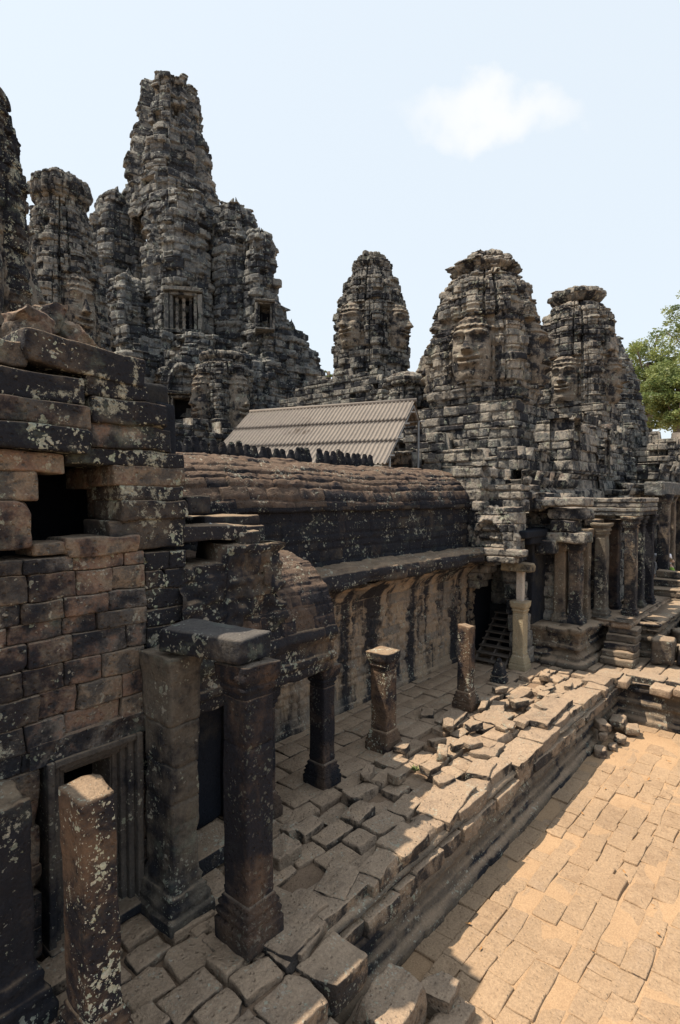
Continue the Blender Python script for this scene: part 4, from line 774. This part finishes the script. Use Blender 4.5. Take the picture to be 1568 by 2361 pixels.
def pediment(parent, c, wd, hh, yw, mat, dp=.35):
    """flame shaped carved gable with a recessed niche"""
    ux = np.array([math.cos(yw), math.sin(yw), 0]); nr = np.array([ux[1], -ux[0], 0])
    if nr @ F0 > 0: nr = -nr
    n1, n2 = 121, 101; A, B = np.meshgrid(np.linspace(-1, 1, n1), np.linspace(0, 1, n2), indexing='ij')
    top = 1 - .75 * np.abs(A) ** 2.2 + .05 * np.abs(np.sin(A * 14)); Zq = B * top
    rr = np.sqrt((A / .62) ** 2 + (Zq / .72) ** 2); rim = np.exp(-((rr - 1) / .12) ** 2); off = dp * (.45 + .45 * rim - .30 * (rr < .86)) + .05 * np.sin(Zq * 30) * (rr < .8) - .05 * ((np.mod(Zq * 5, 1) < .09) | (np.mod(A * 3 + np.floor(Zq * 5) * .5, 1) < .05)) + .022 * fbm(np.stack([A * 9, Zq * 9, A * 0], -1).reshape(-1, 3), 5, 3).reshape(A.shape)
    off = np.where((np.abs(A) > .985) | (B > .985), -.1, off)
    V = c + ux * (A * wd / 2)[..., None] + nr * off[..., None] + np.array([0, 0, 1]) * (Zq * hh)[..., None]
    mb = MB(); mb.add(V.reshape(-1, 3), grid(n1, n2), rnd(np.floor(Zq * 5) * 7 + np.floor(A * 3 + 9), 4)[:-1, :-1].ravel(), .012, 5); return mb.build('pediment', mat, parent)
pediment(ce, at_d(422, 905, 26.5), 2.1, 1.7, math.atan2(RT[1], RT[0]) + .18, MT['far'])

# ------------------------------------------------------------------ gate building and the masses that carry the towers
gb = empty('right_gate_building', (13, 5, 0), 'stacked stone gate building with porch columns and moulded plinths below the right face towers', 'building')
def mass(nm, x0, x1, y0, y1, z0, z1, mat='towerw', parent=None, **k):
    a = dict(ch=.22, bl=.4, amp=.05, groove=.06, res=.024, ragged=1, noise=.012, inward=.5); a.update(k); mb = MB()
    ruin(mb, [(x0, y1), (x0, y0), (x1, y0)], z0, z1, **a); mb.build(nm, MT[mat], parent or gb, smooth=False)
CORN = lambda h: [(0, .06), (.14, .06), (.2, 0), (h - .35, 0), (h - .3, .05), (h - .2, .09), (h - .12, .05), (h, .11)]
PLI = [(0, .16), (.12, .16), (.16, .08), (.24, .10), (.27, .02), (.34, .0), (.38, .06), (.44, .06), (.48, .0), (.56, .02), (.60, .09), (.68, .07), (.72, .12), (.80, .14)]
# aisle end: dark opening with a corbelled head
mb = MB(); courses(mb, 4.6, 5.95, 2.2, 3.3, 0, .2, (.25, .45), .5, seed=71, amp=.02, jit=.04)
for V in mb.V: V[:, [0, 1]] = V[:, [1, 0]]; V[:, 0] += 10.72
for k in range(len(mb.F)): mb.F[k] = mb.F[k][:, ::-1]
for k in range(6): block(mb, (11.45, 4.76 + .04 * k, .18 + .34 * k), (.45, .34, .335), r=.03, n=8, amp=.02, chips=2)
for k in range(4): block(mb, (11.42, 5.80 - .0 * k - .12 * k * k * .18, 1.6 + .17 * k), (.5, .3 + .12 * k, .17), r=.03, n=8, amp=.02)
mb.build('end_wall', MT['towerw'], gb)
pediment(gb, np.array([10.70, 5.12, 2.46]), 1.15, .85, -math.pi / 2, MT['towerw'], .22)
mb = MB(); block(mb, (10.68, 5.15, 2.40), (.34, 1.5, .14), r=.03, n=12, amp=.02); block(mb, (10.7, 4.85, 2.26), (.4, .6, .13), r=.04, n=10, amp=.02); block(mb, (10.75, 5.55, 2.24), (.4, .55, .16), r=.04, n=10, amp=.02); mb.build('door_lintel', MT['towerw'], gb)
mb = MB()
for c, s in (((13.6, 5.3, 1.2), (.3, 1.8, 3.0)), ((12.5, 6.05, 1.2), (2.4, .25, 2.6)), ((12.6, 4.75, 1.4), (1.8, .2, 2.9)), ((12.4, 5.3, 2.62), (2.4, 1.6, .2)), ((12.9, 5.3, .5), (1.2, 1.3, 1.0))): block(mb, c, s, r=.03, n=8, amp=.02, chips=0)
block(mb, (11.5, 5.2, 2.75), (1.3, 1.5, .16), r=.03, n=6, chips=0); mb.build('dark_passage', MT['dark'], gb)  # passage lining coloured near black, so its shade sits in the colour
mass('abutment', 10.64, 11.8, 5.32, 9.0, 2.5, 4.15, 'towerw', seed=121, ragged=1)
mass('abutment', 10.95, 12.5, 4.62, 5.9, 3.2, 3.75, 'towerw', seed=122, ragged=1)
mass('plinth', 11.80, 14.2, 3.74, 4.75, -.02, .80, 'edge', mold=PLI, ch=.2, amp=.02, res=.035, ragged=0, seed=81, bl=.5)
mass('plinth', 13.72, 17, 2.72, 4.2, -.02, .74, 'edge', mold=PLI, ch=.2, amp=.02, res=.035, ragged=0, seed=82, bl=.5)
mass('porch_floor', 12.9, 17, 3.05, 6, .70, .84, 'pave', ch=.14, amp=.015, ragged=0, seed=83, inward=3)
mass('corner_wall', 12.35, 14.0, 4.25, 6.5, .78, 3.25, 'towerw', mold=CORN(2.47), seed=84, amp=.03)
mass('side_wall', 14.2, 18, 3.95, 6.5, .80, 3.3, 'tower', mold=CORN(2.5), seed=85, amp=.03)
for (x, y, h, z) in ((12.32, 4.28, 1.75, .80), (12.35, 3.98, 1.75, .80), (13.0, 4.02, 2.0, .80), (13.75, 4.02, 2.2, .80)):
    mb = MB(); lathe_sq(mb, (x, y, z), [(0, .06), (.1, .06), (.12, .03), (.18, .035), (.2, .0), (h - .2, 0), (h - .18, .03), (h - .08, .05), (h, .06)], .24, .24, 0, (0, 0), 8, .06, .012, rad=.02); mb.build('pilaster', MT['edge'], gb)
mb = MB()
for q in ((12.15, 4.1, 2.66, .5, .9, .22), (12.12, 4.12, 2.9, .45, .5, .24), (12.2, 4.05, 3.15, .5, .8, .22), (11.95, 4.45, 2.45, .4, .42, .3), (12.1, 4.2, 3.4, .6, 1.1, .18), (11.9, 4.7, 3.38, .5, .9, .15)): block(mb, q[:3], q[3:], r=.035, n=9, amp=.02, chips=3, chip=.5)
mb.build('corner_stones', MT['towerw'], gb)
def porch_col(x, y, z, h, s=.25, mat='pilaster'):
    mb = MB(); lathe_sq(mb, (x, y, z), [(0, .05), (.09, .05), (.11, .02), (.14, .045), (.18, .05), (.2, .01), (.23, .03), (.26, 0), (h - .26, 0), (h - .24, .03), (h - .2, .0), (h - .16, .05), (h - .1, .03), (h - .07, .07), (h, .08)], s, s, 0, (0, 0), 8, .05, .010, rad=.02); mb.build('column', MT[mat], gb)
pc = at_d(1457, 1146, 12.6)
porch_col(pc[0], pc[1], .76, zat(1190, 12.6) - .76, .24, 'pillart'); porch_col(13.25, 3.72, .78, 2.15, .25); porch_col(pc[0] + 1.1, pc[1] + .1, .76, 2.3, .25); porch_col(14.3, 3.75, .78, 2.2, .25, 'pillar'); porch_col(15.6, 3.3, .78, 2.3, .25, 'pillar')
mb = MB(); z = zat(1190, 12.6)
for k, (dz, hh, ex) in enumerate(((.05, .09, .0), (.145, .09, .05), (.25, .1, .03), (.36, .1, .08))): block(mb, (pc[0] + .12, (pc[1] + 4.0) / 2, z + dz), (.36 + ex, 4.15 - pc[1] + ex + .2, hh), r=.02, n=12, amp=.012); block(mb, (pc[0] + .95, pc[1] + .02, z + dz + .003), (1.7, .34 + ex, hh), r=.02, n=12, amp=.012)
mb.build('porch_lintel', MT['towerw'], gb)
mb = MB()
for k in range(5): block(mb, (12.75 + .11 * k, pc[1] - .05, .07 + .145 * k), (.5, .66 - .02 * k, .14), r=.025, n=9, amp=.02, chips=3)
block(mb, (13.3, 2.5, .3), (.5, .4, .5), r=.04, n=9, amp=.03, chips=4); block(mb, (13.6, 2.1, .2), (.4, .4, .4), rz=.3, r=.04, n=9, amp=.03, chips=4)
mb.build('porch_steps', MT['edge'], gb)
# upper stepped masses
mass('stepped_mass', 11.5, 14.5, 4.5, 9.2, 3.25, 3.58, 'towerw', seed=86, ragged=1)
mass('stepped_mass', 12.2, 15.5, 5.0, 9.4, 3.5, 4.1, 'towerw', seed=87, ragged=2, mold=CORN(.6))
mass('stepped_mass', 13.2, 16.5, 5.6, 9.8, 4.0, 4.75, 'towerw', seed=88, ragged=2)
mass('stepped_mass', 14.2, 17.5, 6.2, 10.2, 4.6, 5.35, 'tower', seed=89, ragged=2)
mass('stepped_mass', 14.9, 18.4, 6.7, 10.2, 5.2, 5.9, 'tower', seed=90, ragged=1)
c2 = at_d(1114, 1146, 18); mass('tower_base', c2[0] - 1.8, c2[0] + 1.8, c2[1] - 1.8, c2[1] + 1.8, 4.4, 6.22, 'towerw', seed=111, ragged=0, inward=2.5)
c2 = at_d(1325, 1146, 24); mass('tower_base', c2[0] - 1.5, c2[0] + 1.5, c2[1] - 1.5, c2[1] + 1.5, 5.0, 7.2, 'towerw', seed=112, ragged=0, inward=2)
c2 = at_d(1388, 1146, 29); mass('tower_base', c2[0] - 1.9, c2[0] + 1.9, c2[1] - 1.9, c2[1] + 1.9, 4.0, 7.0, 'tower', seed=113, ragged=0, inward=2)
mass('vaulted_block', 15.2, 19, 5.0, 8.0, 3.2, 5.6, 'towerw', seed=91, ragged=1, taper=.12, ch=.24, mold=[(0, .1), (.5, .1), (.55, .0), (.9, .0), (.95, .12), (1.2, .1)])
mass('vaulted_block', 17.5, 22, 4.9, 8.0, 2.8, 5.2, 'tower', seed=92, ragged=1, taper=.1)
mass('stepped_mass', 19.5, 27, 6.1, 11, 3.0, 6.3, 'towerw', seed=93, ragged=1, ch=.26, bl=.45)
mass('stepped_mass', 22, 30, 5.9, 11, 3.0, 6.2, 'tower', seed=94, ragged=2)
mass('side_wall', 17.8, 24, 4.3, 6.5, .0, 3.9, 'tower', mold=CORN(3.9), seed=95, amp=.05)
# farther wing at the right edge
fw_ = empty('far_wing', (24, 4.5, 0), 'distant lower temple wing with doorways at the right edge under the trees', 'building')
mass('wall', 20.5, 30, 4.1, 7, 0, 4.6, 'tower', fw_, mold=CORN(4.6), seed=96, amp=.06, ragged=2)
mass('wall', 25, 34, 4.2, 7, 3, 6.1, 'towerw', fw_, seed=97, amp=.07, ragged=2, ch=.3, bl=.5)
mass('wall', 17.2, 20, 2.6, 3.8, -.1, 1.0, 'edge', fw_, mold=PLI, seed=98, amp=.04, ragged=1)
for k, (x, y, h) in enumerate(((19.0, 3.6, 3.0), (21, 3.8, 3.1), (22.6, 3.85, 3.1), (24.5, 3.9, 3.1))):
    mb = MB(); lathe_sq(mb, (x, y, .6), [(0, .06), (.2, .05), (.25, 0), (h - .3, 0), (h - .2, .05), (h, .08)], .3, .3, 0, (0, 0), 6, .1, .012, rad=.02); mb.build('column', MT['edge'], fw_)
mb = MB(); block(mb, (21.5, 3.8, 3.75), (6, .5, .4), r=.03, n=14, amp=.03); mb.build('lintel', MT['tower'], fw_)
ws = empty('stone_staircase', (17.5, 3.0, 0), 'grey stone stairs at the right edge where visitors sit', 'stairs')
mb = MB()
for k in range(7): block(mb, (16.4 + .32 * k, 2.95, .1 + .2 * k), (.36, 1.7 - .06 * k, .19), r=.02, n=9, amp=.015, chips=3)
mb.build('steps', MT['edge'], ws)
mb = MB()
for k in range(12): block(mb, (14.4 + .35 * k * .6, 1.9 + .6 * ((k * 7) % 5) / 5, .15 + .03 * (k % 3)), (.5, .4, .3 + .1 * (k % 4)), rz=.3 * (k % 5), r=.05, n=8, amp=.03, chips=4)
mb.build('tumbled_stones', MT['edge'], ws)
# base under the distant slender tower
tb = empty('tower_platform', at_d(850, 1146, 26), 'stepped ruined platform carrying the slender face tower behind the metal roof', 'platform')
c = at_d(850, 1146, 26)
for k, (h, zt) in enumerate(((2.0, zat(875, 26)), (2.4, zat(900, 26)), (2.9, zat(925, 26)))):
    mass('tier', c[0] - h, c[0] + h, c[1] - h, c[1] + h, 3.5, zt, 'tower', tb, seed=101 + k, ragged=1, amp=.07, ch=.24)
d = MB(); q = at_d(790, 915, 24.2); block(d, q, (.7, .7, .7), r=.05, n=5, chips=0); d.build('opening_shade', MT['dark'], tb)  # near-black cube standing in for the shade of a hole
# plinth court between gallery roof and central massif
mb = MB(); ct = empty('inner_terrace', (18, 16, 0), 'low dark broken terrace wall behind the gallery roof, below the central massif', 'terrace')
mass('terrace_wall', 9.0, 15, 15, 22, 0, zat(985, 20), 'tower', ct, seed=105, ragged=2, amp=.07)
mass('terrace_wall', 14.5, 21, 10.5, 22, 0, 5.6, 'far', ct, seed=106, ragged=2, amp=.07)

# ------------------------------------------------------------------ wooden stairs into the dark passage
wsr = empty('wooden_stairs', (11.3, 5.25, 0), 'dark plank stairs climbing into the black passage at the end of the gallery', 'stairs')
wood = plain('grey_brown_plank', (.085, .07, .058), .8)
for k in range(8):
    mb = MB(); block(mb, (10.88 + .15 * k, 5.22, .085 + .118 * k), (.19, .74, .028), r=.006, n=4, amp=.002, chips=0); mb.build('tread', wood, wsr)
for y in (4.88, 5.22, 5.56):
    mb = MB(); block(mb, (11.41, y, .44), (1.45, .03, .12), ry=-.67, r=.006, n=4, amp=0, chips=0); mb.build('stringer', wood, wsr)

# ------------------------------------------------------------------ two visitors sitting on the far stairs
def skin_mesh(name, J, E, parent, mat, sub=2):
    me = bpy.data.meshes.new(name); me.from_pydata([j[0] for j in J], E, []); o = bpy.data.objects.new(name, me); COL.objects.link(o); o.parent = parent
    o.modifiers.new('skin', 'SKIN'); s = o.modifiers.new('sub', 'SUBSURF'); s.levels = s.render_levels = sub
    for k, j in enumerate(J): me.skin_vertices[0].data[k].radius = (j[1], j[2] if len(j) > 2 else j[1])
    me.skin_vertices[0].data[0].use_root = True; me.materials.append(mat); return o
def visitor(loc, rz, label, top, legs, hat=None, s=1.0):
    e = empty('person', loc, label, 'person', 'visitors resting on the far stairs'); e.rotation_euler = (0, 0, rz); e.scale = (s,) * 3
    skin = plain('skin', (.45, .28, .2), .6); T = plain('shirt', top, .9); Lg = plain('trousers', legs, .9)
    J = [((0, 0, .1), .13, .15), ((0, .02, .3), .11, .14), ((0, .03, .47), .10, .16), ((0, .04, .56), .045), ((0, .03, .62), .05)] 
    E = [(0, 1), (1, 2), (2, 3), (3, 4)]
    for sd in (-1, 1):
        b = len(J); J += [((sd * .09, -.05, .08), .085), ((sd * .13, -.45, .12), .06), ((sd * .12, -.48, -.28), .042), ((sd * .12, -.58, -.32), .035)]; E += [(0, b), (b, b + 1), (b + 1, b + 2), (b + 2, b + 3)]
        b = len(J); J += [((sd * .19, .03, .47), .055), ((sd * .24, -.06, .24), .042), ((sd * .12, -.3, .2), .033), ((sd * .10, -.37, .19), .03)]; E += [(2, b), (b, b + 1), (b + 1, b + 2), (b + 2, b + 3)]
        for f in range(5): k = len(J); J.append(((sd * (.10 - .02 * (f - 2)), -.44 - .01 * (f % 3), .185 + .004 * f), .009)); E.append((b + 3, k))
    skin_mesh('body', J, E, e, skin)
    J2 = [((0, 0, .1), .15, .16), ((0, .02, .3), .125, .155), ((0, .03, .46), .115, .175), ((0, .035, .52), .07)]; E2 = [(0, 1), (1, 2), (2, 3)]
    for sd in (-1, 1): b = len(J2); J2 += [((sd * .19, .03, .47), .07), ((sd * .245, -.06, .24), .055), ((sd * .15, -.25, .2), .045)]; E2 += [(2, b), (b, b + 1), (b + 1, b + 2)]
    skin_mesh('shirt', J2, E2, e, T)
    J3 = [((0, 0, .08), .15, .16)]; E3 = []
    for sd in (-1, 1): b = len(J3); J3 += [((sd * .09, -.05, .08), .1), ((sd * .13, -.45, .12), .075), ((sd * .12, -.47, -.2), .055)]; E3 += [(0, b), (b, b + 1), (b + 1, b + 2)]
    skin_mesh('trousers', J3, E3, e, Lg)
    J4 = [((0, .03, .66), .075, .08), ((0, .02, .73), .085, .1), ((0, .03, .79), .065, .075), ((0, -.075, .70), .018), ((0, -.085, .685), .016)]; skin_mesh('head', J4, [(0, 1), (1, 2), (1, 3), (3, 4)], e, skin)
    hm = plain('hat' if hat else 'black_hair', hat or (.02, .017, .015), .9)
    J5 = [((0, .06, .72), .085, .095), ((0, .045, .79), .09, .1), ((0, .03, .83), .05, .06)]; skin_mesh('hat' if hat else 'hair', J5, [(0, 1), (1, 2)], e, hm)
p = at_d(1527, 1300, 17.3); visitor(p - np.array([0, 0, .2]), 2.0, 'seated visitor in a white long sleeved shirt on the far stairs at the right edge', (.75, .75, .8), (.6, .6, .62))
p = at_d(1549, 1306, 17.0); visitor(p - np.array([0, 0, .45]), .3, 'seated visitor in a green shirt and brown hat beside the one in white', (.22, .36, .06), (.1, .09, .09), (.16, .11, .06), .85)

# ------------------------------------------------------------------ trees
def leafmat(name, c1, c2):
    m = bpy.data.materials.new(name); m.use_nodes = True; t = m.node_tree; b = t.nodes['Principled BSDF']
    a = t.nodes.new('ShaderNodeAttribute'); a.attribute_name = 'blk'; k = t.nodes.new('ShaderNodeMix'); k.data_type = 'RGBA'; k.inputs[6].default_value = c1 + (1,); k.inputs[7].default_value = c2 + (1,)
    t.links.new(a.outputs['Fac'], k.inputs[0]); t.links.new(k.outputs[2], b.inputs['Base Color']); b.inputs['Roughness'].default_value = .55
    tr = t.nodes.new('ShaderNodeBsdfTranslucent'); t.links.new(k.outputs[2], tr.inputs[0]); ms = t.nodes.new('ShaderNodeMixShader'); ms.inputs[0].default_value = .4
    t.links.new(b.outputs[0], ms.inputs[1]); t.links.new(tr.outputs[0], ms.inputs[2]); t.links.new(ms.outputs[0], t.nodes['Material Output'].inputs[0]); return m
LEAF = leafmat('haze_softened_leaves', (.09, .14, .045), (.25, .29, .10)); BARK = plain('grey_bark', (.16, .13, .10), .95)  # greens desaturated to paint distance haze into the leaf colour
def tree(px, D, ztop, zbase, rad, label, nclump=60, nleaf=90, seed=1, leaf=.12, flat=.7):
    g = np.random.default_rng(seed); c = at_d(px, 1146, D); e = empty('tree', (c[0], c[1], -.9), label, 'tree', 'trees beyond the temple')
    mb = MB(); tip = np.array([c[0], c[1], ztop - rad * .8]); lim = [tip]
    tube(mb, (c[0], c[1], -.9), (c[0] + .3, c[1], (ztop + zbase) / 2), .35, 10); tube(mb, (c[0] + .3, c[1], (ztop + zbase) / 2 - .05), tip, .2, 8)
    cl = []
    for k in range(nclump):
        d = g.normal(size=3); d /= np.linalg.norm(d); q = d * rad * g.uniform(.35, 1.0); q[2] *= flat * (ztop - zbase) / 2 / rad * 1.35; cl.append(np.array([c[0], c[1], (ztop + zbase) / 2]) + q)
    for k in range(14): tube(mb, tip - [0, 0, g.uniform(0, (ztop - zbase) * .6)], cl[g.integers(nclump)], .06, 6)
    mb.build('trunk', BARK, e)
    n = nclump * nleaf; cc = np.repeat(np.array(cl), nleaf, 0); cr = np.repeat(g.uniform(.45, 1.0, nclump), nleaf) * rad * .30
    d = g.normal(size=(n, 3)); d /= np.linalg.norm(d, axis=1, keepdims=True); ctr = cc + d * (cr * g.uniform(.3, 1.0, n) ** .6)[:, None] * np.array([1, 1, .7])
    u = g.normal(size=(n, 3)); u[:, 2] *= .5; u /= np.linalg.norm(u, axis=1, keepdims=True); v = np.cross(u, g.normal(size=(n, 3))); v /= np.linalg.norm(v, axis=1, keepdims=True); s = leaf * g.uniform(.6, 1.3, n)[:, None]
    V = np.stack([ctr - u * s, ctr + v * s * .45, ctr + u * s, ctr - v * s * .45], 1).reshape(-1, 3); mb = MB(); mb.add(V, np.arange(4 * n).reshape(-1, 4), np.clip(np.repeat(g.uniform(.1, .9, nclump), nleaf) + g.normal(0, .18, n), 0, 1))
    mb.build('crown', LEAF, e, smooth=False)
tree(1490, 46, zat(768, 46), zat(960, 46), 3.1, 'bushy light green tree with a rounded top right of the last face tower', 90, 190, 1)
tree(1560, 40, zat(815, 40), zat(1010, 40), 2.6, 'denser darker green tree low at the right edge above the far wing', 90, 190, 2)
tree(1588, 50, zat(660, 50), zat(830, 50), 2.6, 'taller sparse tree reaching in from the right edge at the top', 40, 110, 3)
tree(1440, 55, zat(800, 55), zat(960, 55), 2.4, 'pale tree partly hidden behind the stepped dark tower', 60, 140, 4)
tree(968, 60, zat(838, 60), zat(930, 60), 1.6, 'small patch of pale tree between the slender and the largest face towers', 34, 70, 5)
tree(757, 60, zat(842, 60), zat(930, 60), .9, 'tiny bit of tree between the central massif and the slender face tower', 20, 60, 6)

# ------------------------------------------------------------------ dry leaves on the courtyard, a weed on the terrace
g = np.random.default_rng(77); lm = plain('dry_leaf', (.33, .17, .06), .8); lmesh = None
for k in range(26):
    x = g.uniform(3.6, 10.5); y = g.uniform(.25 * x * .6 + .2, 2.9)
    if lmesh is None:
        A, B = np.meshgrid(np.linspace(-1, 1, 7), np.linspace(-1, 1, 5), indexing='ij'); wv_ = (1 - A ** 2) * .35
        V = np.stack([A * .03, B * wv_ * .03, .006 * A ** 2 + .004 * np.abs(B)], -1).reshape(-1, 3); mb = MB(); mb.add(V, grid(7, 5), .5); o = mb.build('dry_leaf', lm); lmesh = o.data
    else: o = bpy.data.objects.new('dry_leaf', lmesh); COL.objects.link(o)
    o.location = (x, y, -.826); o.rotation_euler = (g.normal(0, .2), g.normal(0, .2), g.uniform(0, 6)); s_ = g.uniform(.6, 1.3); o.scale = (s_, s_, s_)
    tag(o, 'small dry brown leaf lying on the sunlit courtyard paving', 'leaf', 'dry leaves on the courtyard')
p = at_z(958, 1776, .02); mb = MB()
for k in range(40):
    a = g.uniform(0, 6.28); l = g.uniform(.03, .08); d = np.array([math.cos(a), math.sin(a), g.uniform(.3, 1.2)]) * l; t = np.cross(d, [0, 0, 1.0]); t = t / np.linalg.norm(t) * .012; o0 = p + g.normal(0, .015, 3) * [1, 1, 0]
    mb.add(np.array([o0, o0 + d * .5 - t, o0 + d, o0 + d * .5 + t]), np.array([[0, 1, 2, 3]]), g.random())
tag(mb.build('weed', LEAF, None, p), 'little green weed growing between slabs right of the squat pillar', 'plant')
